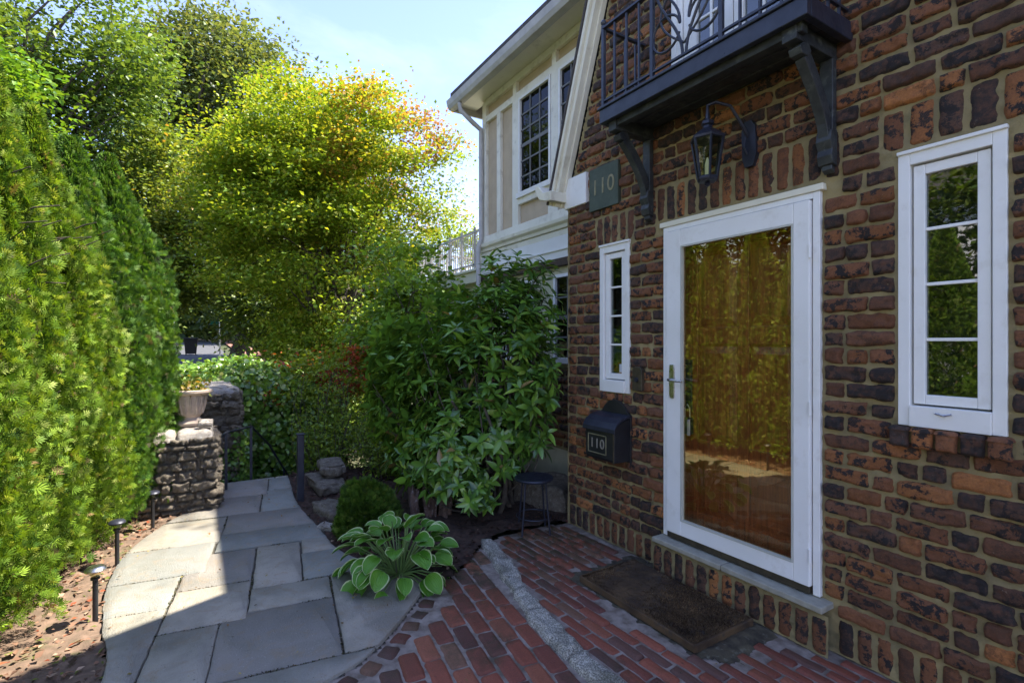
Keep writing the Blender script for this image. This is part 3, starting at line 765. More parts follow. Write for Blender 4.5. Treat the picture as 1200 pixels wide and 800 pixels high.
# mailbox
mx = empty('wall_mailbox', (-2.86, -.02, .8), 'black wall mailbox with a curved lid and the number 110 in a frame', 'mailbox')
a0, a1 = -3.03, -2.70
s = MB(); s.prism([(a0, .66), (a1, .66), (a1, 1.0), (a1-.03, 1.02), (a1-.06, 1.06), (-2.81, 1.095), (-2.865, 1.105), (-2.92, 1.095), (a0+.06, 1.06), (a0+.03, 1.02), (a0, 1.0)], 'y', -.028, -.006)
s.build('back_plate', M['plastic_black'], mx, .003)
s = MB(); s.prism([(-.028, .67), (-.165, .67), (-.175, .69), (-.175, .90), (-.168, .93), (-.028, .985)], 'x', a0+.008, a1-.008); s.build('box', M['plastic_black'], mx, .006)
s = MB(); s.prism([(-.026, 1.005), (-.07, 1.0), (-.12, .985), (-.165, .955), (-.19, .915), (-.194, .885), (-.184, .885), (-.18, .905), (-.16, .938), (-.12, .965), (-.07, .982), (-.026, .988)], 'x', a0-.008, a1+.008); s.build('lid', M['iron'], mx, .002)
s = MB(); q0, q1, r0, r1 = -2.99, -2.79, .715, .855
for bx in ((q0, q1, r0, r0+.006), (q0, q1, r1-.006, r1), (q0, q0+.006, r0, r1), (q1-.006, q1, r0, r1)): s.box(bx[0], bx[1], -.180, -.1745, bx[2], bx[3])
s.build('number_frame', M['gold'], mx)
text_mesh('numerals', '110', .10, mat_plain('pale_numeral', (.26, .24, .20), (.2, .18, .14), 20, .5), mx, (-2.89, -.177, .785), .0015, 1.1)
s = MB(); s.bar((a1-.012, -.179, .67), (a1-.012, -.179, .90), .010, .006); s.build('edge_strip', M['bronze'], mx)

# ================================================================== GROUND
def terr(x, y):
    x = np.asarray(x, float); y = np.asarray(y, float)
    def ss(a, b, v): t = np.clip((v-a)/(b-a), 0, 1); return t*t*(3-2*t)
    z = -1.15*ss(-6.35, -8.4, x)
    z = z+1.85*ss(-14, -35, x)+np.clip((-x-35)*.028, 0, 2.5)
    z = z+ss(-7.5, -12, y)*.4
    return z
def axis(lo, hi, dense, n1, step):
    a = list(np.arange(dense[0], dense[1]+1e-6, step)); k = step
    v = dense[0]
    left = []
    while v > lo: k *= 1.16; v -= k; left.append(v)
    k = step; v = dense[1]; right = []
    while v < hi: k *= 1.16; v += k; right.append(v)
    return np.array(left[::-1]+a+right)
gx = axis(-400, 300, (-14, 3), 0, .12); gy = axis(-300, 300, (-7, 2), 0, .12)
A, B = np.meshgrid(gx, gy, indexing='ij')
Zt = terr(A, B)-.035+fbm(np.stack([A, B, A*0], -1), 1.2, 5)*.012
inside = (A > -6.35) & (A < 6) & (B > -3.3) & (B < 1)
Zt = np.where(inside, Zt-.03, Zt)
idx = np.arange(A.size).reshape(A.shape)
f = np.stack([idx[:-1, :-1], idx[1:, :-1], idx[1:, 1:], idx[:-1, 1:]], -1).reshape(-1, 4)
tag(mesh_np('ground', np.stack([A, B, Zt], -1).reshape(-1, 3), [f], M['ground'], None, True), kind='structure')

def smooth_poly(P, n=6):
    """Catmull-Rom through an open list of 2D points"""
    P = [np.array(p, float) for p in P]; out_ = []
    for i in range(len(P)-1):
        p0 = P[max(i-1, 0)]; p1 = P[i]; p2 = P[i+1]; p3 = P[min(i+2, len(P)-1)]
        for k in range(n):
            t = k/n; out_.append(.5*((2*p1)+(-p0+p2)*t+(2*p0-5*p1+4*p2-p3)*t*t+(-p0+3*p1-3*p2+p3)*t**3))
    out_.append(P[-1]); return out_
left_edge = smooth_poly([(-1.2, -3.55), (-2.2, -3.2), (-2.92, -3.06), (-3.45, -3.12), (-3.9, -3.17), (-4.39, -3.16), (-4.79, -3.08), (-5.22, -2.9), (-5.6, -2.68), (-6.33, -2.45)])
right_edge = smooth_poly([(-6.33, -1.80), (-5.22, -1.88), (-4.52, -1.84), (-3.84, -1.80), (-3.45, -1.62), (-3.15, -1.48), (-3.0, -1.50), (-2.84, -1.63), (-2.65, -1.81), (-2.48, -2.02), (-2.36, -2.3), (-2.05, -2.7), (-1.2, -3.1)])
path_poly = left_edge+right_edge
ca, sa = math.cos(R(8)), math.sin(R(8))
def to_l(p): return (-ca*p[0]+sa*p[1], sa*p[0]+ca*p[1])
def to_w(p): return (-ca*p[0]+sa*p[1], sa*p[0]+ca*p[1])
def clip_convex(sub, clip):
    def side(p, a, b): return (b[0]-a[0])*(p[1]-a[1])-(b[1]-a[1])*(p[0]-a[0])
    area = sum(clip[i][0]*clip[(i+1) % len(clip)][1]-clip[(i+1) % len(clip)][0]*clip[i][1] for i in range(len(clip)))
    if area < 0: clip = clip[::-1]
    o_ = list(sub)
    for i in range(len(clip)):
        a, b = clip[i], clip[(i+1) % len(clip)]; inp = o_; o_ = []
        for j in range(len(inp)):
            p, q = inp[j-1], inp[j]; sp, sq = side(p, a, b), side(q, a, b)
            if sq >= 0:
                if sp < 0: t = sp/(sp-sq); o_.append((p[0]+(q[0]-p[0])*t, p[1]+(q[1]-p[1])*t))
                o_.append(q)
            elif sp >= 0: t = sp/(sp-sq); o_.append((p[0]+(q[0]-p[0])*t, p[1]+(q[1]-p[1])*t))
        if not o_: return []
    return o_
pl = [to_l(p) for p in path_poly]
slabs = [  # a0,a1,b0,b1 in path axes (a away from camera, b towards the house)
 (.8, 1.55, -4, -2.9), (.8, 1.7, -2.9, -2.2), (1.55, 2.25, -4, -3.3), (1.55, 2.25, -3.3, -3.0), (1.7, 2.25, -3.0, -2.2),
 (2.25, 3.10, -4.2, -3.30), (2.25, 2.80, -3.30, -3.01), (2.80, 3.30, -3.30, -2.88), (2.25, 2.87, -3.01, -2.42), (2.25, 3.17, -2.42, -1.2),
 (3.10, 3.55, -4.2, -3.30), (3.55, 4.12, -4.2, -3.17), (3.30, 3.87, -3.30, -2.88), (3.30, 3.55, -3.3, -3.3), (2.87, 3.16, -2.88, -2.42),
 (3.16, 3.87, -2.88, -2.58), (3.17, 3.61, -2.58, -1.9), (3.61, 3.89, -2.58, -1.9), (3.55, 3.55, 0, 0),
 (3.88, 4.25, -3.16, -1.9), (4.12, 4.72, -4.1, -3.15), (4.25, 4.75, -3.15, -1.9), (4.74, 5.3, -4, -2.90), (4.74, 5.45, -2.90, -2.0),
 (5.3, 5.9, -4, -2.86), (5.45, 5.95, -2.86, -1.6), (5.9, 6.6, -4, -2.8), (5.95, 6.6, -2.8, -1.6)]
sv = []; sf = []; sc_ = []; nv = 0
import mathutils.geometry as mg
for (a0, a1, b0, b1) in slabs:
    if a1-a0 < .05 or b1-b0 < .05: continue
    g = .0048; j = [random.uniform(-.004, .004) for _ in range(8)]
    rect = [(a0+g+j[0], b0+g+j[1]), (a1-g+j[2], b0+g+j[3]), (a1-g+j[4], b1-g+j[5]), (a0+g+j[6], b1-g+j[7])]
    pp = clip_convex(pl, rect)
    if len(pp) < 3: continue
    # resample the outline and roughen it a little
    rs_ = []
    for i in range(len(pp)):
        p, q = np.array(pp[i]), np.array(pp[(i+1) % len(pp)]); L_ = np.linalg.norm(q-p)
        if L_ < .004: continue
        n = max(1, int(L_/.035))
        for k in range(n): rs_.append(p+(q-p)*k/n)
    if len(rs_) < 4: continue
    rs_ = np.array(rs_); rs_ = rs_+fbm(np.concatenate([rs_, rs_[:, :1]*0+a0], 1), 16, 3)[:, None]*.0035
    W = np.array([to_w(p) for p in rs_]); top = .014+random.uniform(-.002, .003)
    tx, ty = random.gauss(0, .003), random.gauss(0, .003); c0 = W.mean(0)
    zt = top+(W[:, 0]-c0[0])*tx+(W[:, 1]-c0[1])*ty
    cin = c0+(W-c0)*(1-.006/np.maximum(np.linalg.norm(W-c0, axis=1, keepdims=True), .05))
    n = len(W)
    ring0 = np.column_stack([W, np.full(n, -.04)]); ring1 = np.column_stack([W, zt-.006]); ring2 = np.column_stack([cin, zt])
    tri = mg.tessellate_polygon([[Vector((*p, 0)) for p in cin]])
    sv.append(np.concatenate([ring0, ring1, ring2]))
    ff = []
    for i in range(n):
        i2 = (i+1) % n
        ff += [(nv+i, nv+i2, nv+n+i2, nv+n+i), (nv+n+i, nv+n+i2, nv+2*n+i2, nv+2*n+i)]
    sf.append((ff, [tuple(nv+2*n+k for k in t) for t in tri])); nv += 3*n
    base = np.array(random.choice([(.33, .305, .255), (.35, .315, .255), (.27, .27, .24), (.38, .335, .27), (.28, .25, .215)]))*random.uniform(.9, 1.1)
    sc_.append(np.tile(base, (3*n, 1)))
Q = np.array([f for a, b in sf for f in a]); T = np.array([f for a, b in sf for f in b])
pth = mesh_np('flagstone_path', np.concatenate(sv), [Q, T], M['bluestone'], None, False, {'lc': np.concatenate(sc_)})
import bmesh
def fixn(o):
    bm = bmesh.new(); bm.from_mesh(o.data); bmesh.ops.recalc_face_normals(bm, faces=bm.faces); bm.to_mesh(o.data); bm.free()
fixn(pth); tag(pth, kind='structure')
def flat_sheet(name, poly, z, mat, step=.05, amp=.003, sc=18, seed=3, edge=None, fn=None):
    """height-field sheet inside a polygon (grid cells with centre inside)"""
    P = np.array(poly); x0, y0 = P.min(0); x1, y1 = P.max(0)
    xs = np.arange(x0, x1+step, step); ys = np.arange(y0, y1+step, step)
    A, B = np.meshgrid(xs, ys, indexing='ij')
    Zz = z+fbm(np.stack([A, B, A*0], -1), sc, seed)*amp
    if fn is not None: Zz = fn(A, B, Zz)
    idx = np.arange(A.size).reshape(A.shape)
    f = np.stack([idx[:-1, :-1], idx[1:, :-1], idx[1:, 1:], idx[:-1, 1:]], -1).reshape(-1, 4)
    c = np.stack([(A[:-1, :-1]+A[1:, 1:])/2, (B[:-1, :-1]+B[1:, 1:])/2], -1).reshape(-1, 2)
    f = f[inpoly(c, P)]
    return mesh_np(name, np.stack([A, B, Zz], -1).reshape(-1, 3), [f], mat, None, True)
def inpoly(c, P):
    c = np.asarray(c, float); P = np.asarray(P, float); r = np.zeros(len(c), bool); j = len(P)-1
    for i in range(len(P)):
        cond = ((P[i, 1] > c[:, 1]) != (P[j, 1] > c[:, 1]))
        with np.errstate(divide='ignore', invalid='ignore'):
            xi = (P[j, 0]-P[i, 0])*(c[:, 1]-P[i, 1])/(P[j, 1]-P[i, 1])+P[i, 0]
        r ^= cond & (c[:, 0] < xi); j = i
    return r
tag(flat_sheet('path_joint_sand', path_poly, -.004, mat_plain('dark_joint', (.09, .075, .055), (.05, .045, .03), 14, 1), .03, .004), kind='structure')

# brick terrace -------------------------------------------------------
bed_edge = smooth_poly([(-2.98, -1.47), (-3.12, -1.18), (-3.30, -.98), (-3.46, -.80), (-3.50, -.5), (-3.50, -.2), (-3.46, .0)])
terr_poly = [tuple(p) for p in bed_edge]+[(-3.46, .06), (1.5, .06), (1.5, -4), (-1.2, -4)]+[tuple(p) for p in right_edge[::-1] if p[0] > -3.02]
kerb_c = smooth_poly([(-3.46, -.80), (-3.15, -.865), (-2.75, -.975), (-2.3, -1.08), (-1.9, -1.12), (-1.6, -1.12), (-1.2, -1.10), (-.6, -1.02), (.2, -.85), (1.2, -.6)], 8)
tag(flat_sheet('terrace_joint_sand', terr_poly, -.0075, M['joint'], .03, .003), kind='structure')
KC = np.array(kerb_c)
def kerb_side(p):     # signed distance to the kerb centre line: + on the house side
    d = KC-np.asarray(p)[None]; i = int(np.argmin((d**2).sum(1))); i = min(max(i, 0), len(KC)-2)
    t = KC[i+1]-KC[i]; v = np.asarray(p)-KC[i]; return (t[0]*v[1]-t[1]*v[0])/np.linalg.norm(t)
pv = Masonry(); TP = np.array(terr_poly); RE = np.array(right_edge)
def pcol():
    t = RNG.random(); base = [(.29, .082, .045), (.235, .068, .042), (.34, .11, .058), (.16, .058, .042), (.15, .07, .05), (.25, .12, .07)]
    w = np.cumsum([.34, .24, .16, .12, .08, .06]); return np.array(base[int(np.searchsorted(w, t))])*RNG.uniform(.85, 1.2)
def near_path(p, d): return np.sqrt(((RE-np.asarray(p)[None])**2).sum(1)).min() < d
MATP = [(-2.72, .0), (-1.58, .0), (-1.50, -.60), (-2.1, -.72), (-2.72, -.60)]
def lay(ang, L, W, cond, org=(0, 0), res=.013):
    c, s = math.cos(ang), math.sin(ang); U = np.array((c, s, 0)); Vv = np.array((-s, c, 0))
    for r in range(-80, 80):
        o_ = (r % 2)*.5*L+RNG.uniform(-.015, .015)
        for k in range(-40, 40):
            p = np.array(org)+U[:2]*(k*L+o_)+Vv[:2]*(r*W)
            if p[0] < -3.8 or p[0] > 1.4 or p[1] > 0 or p[1] < -3.9: continue
            if p[1] > -1.2 and p[0] > .2: continue
            if not inpoly([p], TP)[0] or not cond(p): continue
            pv.patch((p[0], p[1], RNG.normal()*.0022-.002), U, Vv, Z_, L-.007, W-.006, .004, pcol(), res, rag=.0022, amp=.0016, p=30, back=.010, tilt=.012, rot=RNG.normal()*.008, nsc=25)
lay(R(-7.5), .222, .105, lambda p: kerb_side(p) < -.095 and not near_path(p, .135), (-2.4, -1.5))
lay(R(1.5), .215, .072, lambda p: kerb_side(p) > .085 and not inpoly([p], MATP)[0] and p[1] < -.045 and not (p[1] > -.16 and -2.45 < p[0] < -1.29), (-2, -.5))
# header bricks following the flagstone edge
acc = 0; last = None
for i in range(len(right_edge)-1):
    p = np.array(right_edge[i]); q = np.array(right_edge[i+1]); n = 8
    for k in range(n):
        c0 = p+(q-p)*k/n
        if last is None: last = c0
        if np.linalg.norm(c0-last) < .115: continue
        last = c0
        if c0[0] < -2.95: continue
        t = (q-p)/np.linalg.norm(q-p); nn = np.array((-t[1], t[0])) 
        if inpoly([c0+nn*.1], path_poly)[0]: nn = -nn
        cc = c0+nn*.07
        pv.patch((cc[0], cc[1], RNG.normal()*.003-.003), np.array((*t, 0)), np.array((*nn, 0)), Z_, .10, .10, .004, pcol()*.75, .02, rag=.006, amp=.003, p=8, back=.012, tilt=.04, rot=RNG.normal()*.12)
tag(pv.build('brick_terrace', M['paver']), kind='structure')
# granite kerb strip of separate pieces
kv = MB()
ks = Masonry(); acc = 0; seglen = [.0]
cum = np.concatenate(([0], np.cumsum(np.linalg.norm(np.diff(KC, axis=0), axis=1))))
pos = 0
while pos < cum[-1]-.2:
    L_ = random.uniform(.32, .62); m0 = pos+L_/2
    cx = np.interp(m0, cum, KC[:, 0]); cy = np.interp(m0, cum, KC[:, 1])
    ax_ = np.interp(pos, cum, KC[:, 0]); ay_ = np.interp(pos, cum, KC[:, 1]); bx_ = np.interp(pos+L_, cum, KC[:, 0]); by_ = np.interp(pos+L_, cum, KC[:, 1])
    t = unit(np.array((bx_-ax_, by_-ay_, 0))); nn = np.array((-t[1], t[0], 0))
    if cx < 1.2: ks.patch((cx, cy, .006), t, nn, Z_, L_+.004, random.uniform(.115, .14), .026, np.array((.3, .3, .27)), .012, rag=.012, amp=.008, p=7, back=.03, tilt=.03, nsc=22)
    pos += L_
tag(ks.build('kerb_strip', M['granite']), kind='structure')
# soil patch round the mat
def patchfn(A, B, Z):
    e = np.minimum.reduce([A+2.74, -1.5-A, .02-B+.1, B+.66])
    return Z-.02*np.clip(1-e/.1, 0, 1)
tag(flat_sheet('soil_patch', [(-2.86, -.2), (-2.72, -.02), (-2.43, 0), (-2.42, -.1), (-1.32, -.1), (-1.34, -.2), (-1.50, -.28), (-1.46, -.46), (-1.62, -.58), (-1.72, -.74), (-1.95, -.69), (-2.15, -.78), (-2.4, -.70), (-2.62, -.72), (-2.78, -.55)], .004, M['soil'], .015, .006, 26, 9, fn=patchfn), kind='structure')
s = MB()
mt = empty('door_mat', (-2.1, -.34, 0), 'worn dark brown coir mat lying below the door step', 'door mat')
n1, n2 = 56, 30; vs = []; fs = []
for i in range(n1+1):
    for j in range(n2+1):
        x = -2.56+.88*i/n1; y = -.60+.47*j/n2; e = min(i, n1-i, j, n2-j)
        vs.append((x+random.gauss(0, .002), y+random.gauss(0, .002), .032+(.010 if e > 0 else -.012)+random.gauss(0, .0034)+.008*math.sin(x*7+y*3)))
for i in range(n1):
    for j in range(n2): a = i*(n2+1)+j; fs.append((a, a+n2+1, a+n2+2, a+1))
mesh_np('coir_pad', vs, [np.array(fs)], M['mat_coir'], mt, True)
e_ = MB()
for q in ((-2.565, -1.675, -.608, -.596), (-2.565, -1.675, -.137, -.126)): e_.box(*q, .002, .041)
for q in ((-2.571, -2.558), (-1.684, -1.671)): e_.box(*q, -.6, -.13, .002, .041)
e_.build('binding', M['mat_coir'], mt, .004)

# planting beds --------------------------------------------------------
bedR = [tuple(p) for p in bed_edge]+[(-3.44, .6), (-6.3, .6), (-6.4, -1.7)]+[tuple(p) for p in right_edge if p[0] <= -2.99]
def moundR(A, B, Z):
    return Z+.05*np.exp(-((A+4.3)**2/1.2+(B+.7)**2/.5))+fbm(np.stack([A, B, A*0], -1), 6, 31)*.012
tag(flat_sheet('mulch_bed', bedR, .004, M['mulch'], .03, .012, 22, 4, fn=moundR), kind='structure')
bedL = [tuple(p) for p in left_edge]+[(-6.5, -2.6), (-6.5, -6), (0, -6), (0, -3.6)]
tag(flat_sheet('hedge_bed', bedL, .0, mat_plain('pale_leafy_soil', (.20, .13, .09), (.11, .075, .05), 14, 1, bstr=1, bscale=90, dirt=((.10, .11, .035), 4)), .03, .012, 22, 6), kind='structure')

# ------------------------------------------------------------------ leaves
T_RHOMB = (np.array([(0, 0, 0), (.45, .5, .10), (1, 0, -.05), (.45, -.5, .10)]), [(0, 1, 2), (0, 2, 3)])
T_OVAL = (np.array([(0, 0, 0), (.3, .42, .07), (.72, .34, .05), (1, 0, -.08), (.72, -.34, .05), (.3, -.42, .07), (.3, 0, 0), (.72, 0, -.02)]),
          [(0, 1, 6, 6), (6, 1, 2, 7), (7, 2, 3, 3), (0, 6, 5, 5), (6, 7, 4, 5), (7, 3, 4, 4)])
def _fan(k=7, spread=66, wid=.055):
    V = []; F = []
    for i in range(k):
        a = R(-spread+2*spread*i/(k-1)); b0 = (.10+.28*(1-abs(i-(k-1)/2)/(k/2)), 0)
        L_ = 1.0-.32*abs(i-(k-1)/2)/((k-1)/2)-b0[0]; d = (math.cos(a), math.sin(a)); n = (-d[1], d[0])
        o_ = len(V); q = .6
        V += [(b0[0], b0[1], 0), (b0[0]+d[0]*L_*q+n[0]*wid, b0[1]+d[1]*L_*q+n[1]*wid, .03), (b0[0]+d[0]*L_, b0[1]+d[1]*L_, -.05), (b0[0]+d[0]*L_*q-n[0]*wid, b0[1]+d[1]*L_*q-n[1]*wid, .03)]
        F.append((o_, o_+3, o_+2, o_+1))
    V += [(0, .03, 0), (.45, .03, .01), (.45, -.03, .01), (0, -.03, 0)]; o_ = len(V)-4; F.append((o_, o_+3, o_+2, o_+1))
    return np.array(V), F
T_FAN = _fan()
def _long(segs=4):
    V = []; F = []
    for i in range(segs+1):
        t = i/segs; w = .5*math.sin(math.pi*(.04+.93*t)**.8) if 0 < i < segs else .04
        z = -.16*t*t
        V += [(t, w, z+.05*(w > .1)), (t, 0, z), (t, -w, z+.05*(w > .1))]
    for i in range(segs):
        a = i*3; F += [(a, a+3, a+4, a+1), (a+1, a+4, a+5, a+2)]
    return np.array(V), [f[::-1] for f in F]
T_LONG = _long()
def leaf_mesh(name, P, D, Nn, L_, Wd, C, tpl, mat, parent=None, loc=None):
    T, F = tpl; P = np.asarray(P, float); n = len(P); D = unit(D)
    S = unit(np.cross(Nn, D)); Nn = np.cross(D, S)
    L_ = np.broadcast_to(L_, n)[:, None, None]; Wd = np.broadcast_to(Wd, n)[:, None, None]
    V = P[:, None]+D[:, None]*T[None, :, 0:1]*L_+S[:, None]*T[None, :, 1:2]*Wd+Nn[:, None]*T[None, :, 2:3]*L_
    k = len(T); fa = []
    tri = np.array([f if len(set(f)) == 3 else f for f in F if len(set(f)) == 3 and len(f) == 3], int).reshape(-1, 3)
    tri2 = np.array([tuple(dict.fromkeys(f)) for f in F if len(f) == 4 and len(set(f)) == 3], int).reshape(-1, 3)
    quad = np.array([f for f in F if len(f) == 4 and len(set(f)) == 4], int).reshape(-1, 4)
    base = (np.arange(n)*k)[:, None, None]
    for q in (tri, tri2, quad):
        if len(q): fa.append((q[None]+base).reshape(-1, q.shape[1]))
    Cc = np.repeat(np.asarray(C, np.float32), k, axis=0)
    return mesh_np(name, V.reshape(-1, 3), fa, mat, parent, True, {'lc': Cc}, loc=loc)
def rdir(n): return unit(RNG.normal(size=(n, 3)))
def palette(n, cols, w):
    w = np.array(w, float); w /= w.sum(); c = np.array(cols)[RNG.choice(len(cols), n, p=w)]
    return c*RNG.uniform(.75, 1.25, (n, 1))

def limb(mb, p, q, r0, r1, sag=.1, n=5, k=6):
    p = np.array(p, float); q = np.array(q, float); pts = []
    off = RNG.normal(size=3)*np.linalg.norm(q-p)*.07
    for i in range(n+1):
        t = i/n; c = p+(q-p)*t+off*math.sin(math.pi*t); c[2] += sag*np.linalg.norm(q-p)*math.sin(math.pi*t); pts.append(tuple(c))
    mb.tube(pts, [r0+(r1-r0)*i/n for i in range(n+1)], k)
def tree(name, label, cat, base, cc, rad, nclump, nper, lsize, cols, w, group=None, clump=.5, flat=.5, mat='leaf', tpl=T_OVAL,
         trunks=1, tr=.12, colfn=None, limbs=40, shell=.45, hang=.1, lw=.62, leafup=1.0, carve=.0, ok=None):
    base = np.array(base, float); cc = np.array(cc, float); rad = np.array(rad, float)
    t = empty(name, tuple(base), label, cat, group)
    U = rdir(nclump*3)*(RNG.random((nclump*3, 1))**shell)
    # uneven outline: drop clumps where low-frequency noise is low
    nz = fbm(U*1.0+base*.37, 1.7, int(abs(base[0]*100)) % 997, 2)
    U = U[np.argsort(-nz*carve+RNG.random(len(U))*.8)][:nclump]
    Cc = cc+U*rad
    if ok is not None: Cc = Cc[ok(Cc)]; nclump = len(Cc)
    tb_ = MB(); top = cc+np.array((0, 0, rad[2]*.25))
    for k in range(trunks):
        ang = k*2.4; o_ = np.array((math.cos(ang), math.sin(ang), 0))*tr*1.6*(trunks > 1)
        e_ = top+np.array((math.cos(ang), math.sin(ang), 0))*rad[0]*.35*(trunks > 1)
        limb(tb_, base+o_-np.array((0, 0, .1)), e_, tr*(1 if trunks == 1 else .7), tr*.25, .0, 8, 8)
    for c in Cc[RNG.permutation(len(Cc))[:limbs]]:
        s_ = base+(top-base)*RNG.uniform(.35, .95); limb(tb_, s_, c, tr*.28, tr*.05, .08, 4, 5)
    tb_.build('trunk', M['bark'], t, smooth=True)
    n = nclump*nper; ci = np.repeat(np.arange(nclump), nper)
    G_ = RNG.normal(size=(n, 3))*np.array((1, 1, flat))*clump*.5
    csc = RNG.uniform(.6, 1.3, nclump)[ci][:, None]
    P = Cc[ci]+G_*csc
    outw = unit(P-cc)
    D = unit(rdir(n)*np.array((1, 1, .5))+outw*.5-np.array((0, 0, hang)))
    Nn = unit(rdir(n)*.75+np.array((0, 0, leafup)))
    C = palette(n, cols, w)*np.repeat(RNG.uniform(.8, 1.2, (nclump, 1)), nper, 0)
    if colfn is not None: C = colfn(P, C, ci)
    ls = lsize*RNG.uniform(.65, 1.3, n)
    leaf_mesh('crown', P, D, Nn, ls, ls*lw, C, tpl, M[mat], t)
    return t

# ------------------------------------------------------------------ hedge of conical evergreens
def arborvitae_mesh(seed, h, r, z_t=.36, ex=1.45, dark=False):
    n = 42000
    z = RNG.random(n)**.9
    prof = np.where(z < z_t, .90+.10*np.sin(z/z_t*math.pi*.5), (1-(np.maximum(z-z_t, 0)/(1-z_t))**ex)*.97+.03)
    th = RNG.random(n)*2*math.pi
    q = np.stack([np.cos(th)*1.3, np.sin(th)*1.3, z*h*.9], -1)
    lump = 1+.30*fbm(q, 2.3, seed, 3)
    rr = r*np.clip(prof, .03, 1)*lump*(1-.42*RNG.random(n)**2.2)
    P = np.stack([rr*np.cos(th), rr*np.sin(th), .12+z*(h-.12)], -1)
    outw = np.stack([np.cos(th), np.sin(th), np.zeros(n)], -1)
    D = unit(outw*.75+np.array((0, 0, .55))+RNG.normal(size=(n, 3))*.42)
    side = unit(np.cross(D, np.array((0, 0, 1.0))))
    Nn = unit(side*RNG.choice([-1, 1], n)[:, None]*.7+outw*.5+np.array((0, 0, .3))+rdir(n)*.5)
    C = palette(n, [(.145, .25, .024), (.205, .31, .03), (.06, .13, .016), (.31, .38, .09), (.24, .16, .08)], [.36, .30, .20, .12, .02])
    if dark: C = C*np.array((.55, .70, .9))  # shade of the neighbouring trees put into the leaf colour
    L_ = RNG.uniform(.024, .062, n)*RNG.uniform(.8, 1.25, n)
    return P, D, Nn, L_, C
hv = []
for sd, h, r, zt_, ex_, shade_ in [(11, 3.0, .45, .34, 1.25, False), (23, 3.0, .41, .36, 1.3, False), (37, 3.0, .45, .34, 1.25, False), (51, 3.0, .50, .40, 1.5, True)]: hv.append(arborvitae_mesh(sd, h, r, zt_, ex_, shade_))
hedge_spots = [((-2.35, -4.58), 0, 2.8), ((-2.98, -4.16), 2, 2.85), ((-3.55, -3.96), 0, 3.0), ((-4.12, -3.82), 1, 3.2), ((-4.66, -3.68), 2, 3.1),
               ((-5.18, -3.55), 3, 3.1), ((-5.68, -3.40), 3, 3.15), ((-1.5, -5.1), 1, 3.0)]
hl = ['narrow evergreen at the near end of the hedge, cut off by the left edge', 'bright yellow-green evergreen second in the hedge with bare stems low down',
      'tallest sunlit evergreen standing behind the black path light', 'sunlit evergreen in the middle of the hedge row',
      'slim pointed evergreen third from the far end of the hedge', 'pointed evergreen with shade coloured into its leaves, next to last before the stone pillar',
      'farthest evergreen of the hedge, shade coloured into its leaves, beside the stone pillar', 'evergreen of the hedge standing behind the viewer']
src = {}
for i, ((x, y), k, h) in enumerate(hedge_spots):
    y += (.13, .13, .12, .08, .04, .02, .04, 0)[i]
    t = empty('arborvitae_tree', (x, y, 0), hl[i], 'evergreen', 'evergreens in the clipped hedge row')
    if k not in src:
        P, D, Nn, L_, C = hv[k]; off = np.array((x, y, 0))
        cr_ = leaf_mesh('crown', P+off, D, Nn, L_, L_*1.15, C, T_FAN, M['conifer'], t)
        tb_ = MB()
        for a in range(4):
            o_ = np.array((math.cos(a*1.9), math.sin(a*1.9), 0))*.06
            limb(tb_, off+o_, off+o_*2.6+np.array((0, 0, 2.1)), .035, .010, 0, 6, 7)
        for a in range(60):
            zz = RNG.uniform(.15, 2.2); an = RNG.uniform(0, 6.28); e_ = np.array((math.cos(an)*.38, math.sin(an)*.38, zz+.18))
            limb(tb_, off+np.array((0, 0, zz)), off+e_, .008, .003, .05, 3, 4)
        tk = tb_.build('trunk', M['bark'], t, smooth=True); src[k] = (cr_, tk)
    else:
        for o_ in src[k]:
            c = o_.copy(); COL.objects.link(c); c.parent = t
    t.rotation_euler[2] = i*1.9; t.scale = (1, 1, h/3.0)

# ------------------------------------------------------------------ trees and shrubs
def gold(P, C, ci):
    s = (P[:, 2]-4.6)/4.2; nz = fbm(P, .55, 77, 3)
    right = (P[:, 1]-.7)/3.6
    o_ = np.clip(s*1.1+right*.4+nz*2.0-.20, 0, 1)
    nz2 = RNG.random(len(P))
    orange = np.array((.44, .27, .06)); red = np.array((.36, .17, .10)); yel = np.array((.40, .38, .03))
    C = np.where((o_ > .25)[:, None] & (nz2 < .5)[:, None], yel*RNG.uniform(.7, 1.2, (len(P), 1)), C)
    C = np.where((o_ > .5)[:, None] & (nz2 < .38)[:, None], orange*RNG.uniform(.7, 1.2, (len(P), 1)), C)
    C = np.where((o_ > .6)[:, None] & (right > .2)[:, None] & (nz2 > .6)[:, None], red*RNG.uniform(.6, 1.2, (len(P), 1)), C)
    return C
def maple_ok(P):      # height profile of the crown: lopsided, highest towards its left side, hollow low down on the left
    z = P[:, 2]+.7*fbm(P*np.array((1, 1, .6)), .75, 5, 3)
    return (z < np.interp(P[:, 1], [-2.78, -2.34, -1.41, -0.5, 0.7, 1.89, 3.19, 4.47, 5.39], [2.72, 6.06, 7.64, 8.42, 8.16, 7.97, 8.14, 7.23, 4.51])) & ~((P[:, 1] < -.77) & (z < 2.9))
tree('maple_tree', 'yellow-green maple turning orange at the top in front of the wing', 'tree', (-14.0, .55, -1.15), (-14.4, .72, 4.1), (3.4, 4.1, 5.2),
     700, 360, .092, [(.22, .32, .03), (.31, .38, .04), (.15, .25, .025), (.40, .40, .06)], [.35, .3, .22, .13], clump=.80, flat=.30, trunks=5, tr=.13,
     colfn=gold, limbs=55, shell=.6, tpl=T_RHOMB, lw=.75, leafup=1.1, carve=.7, ok=maple_ok)
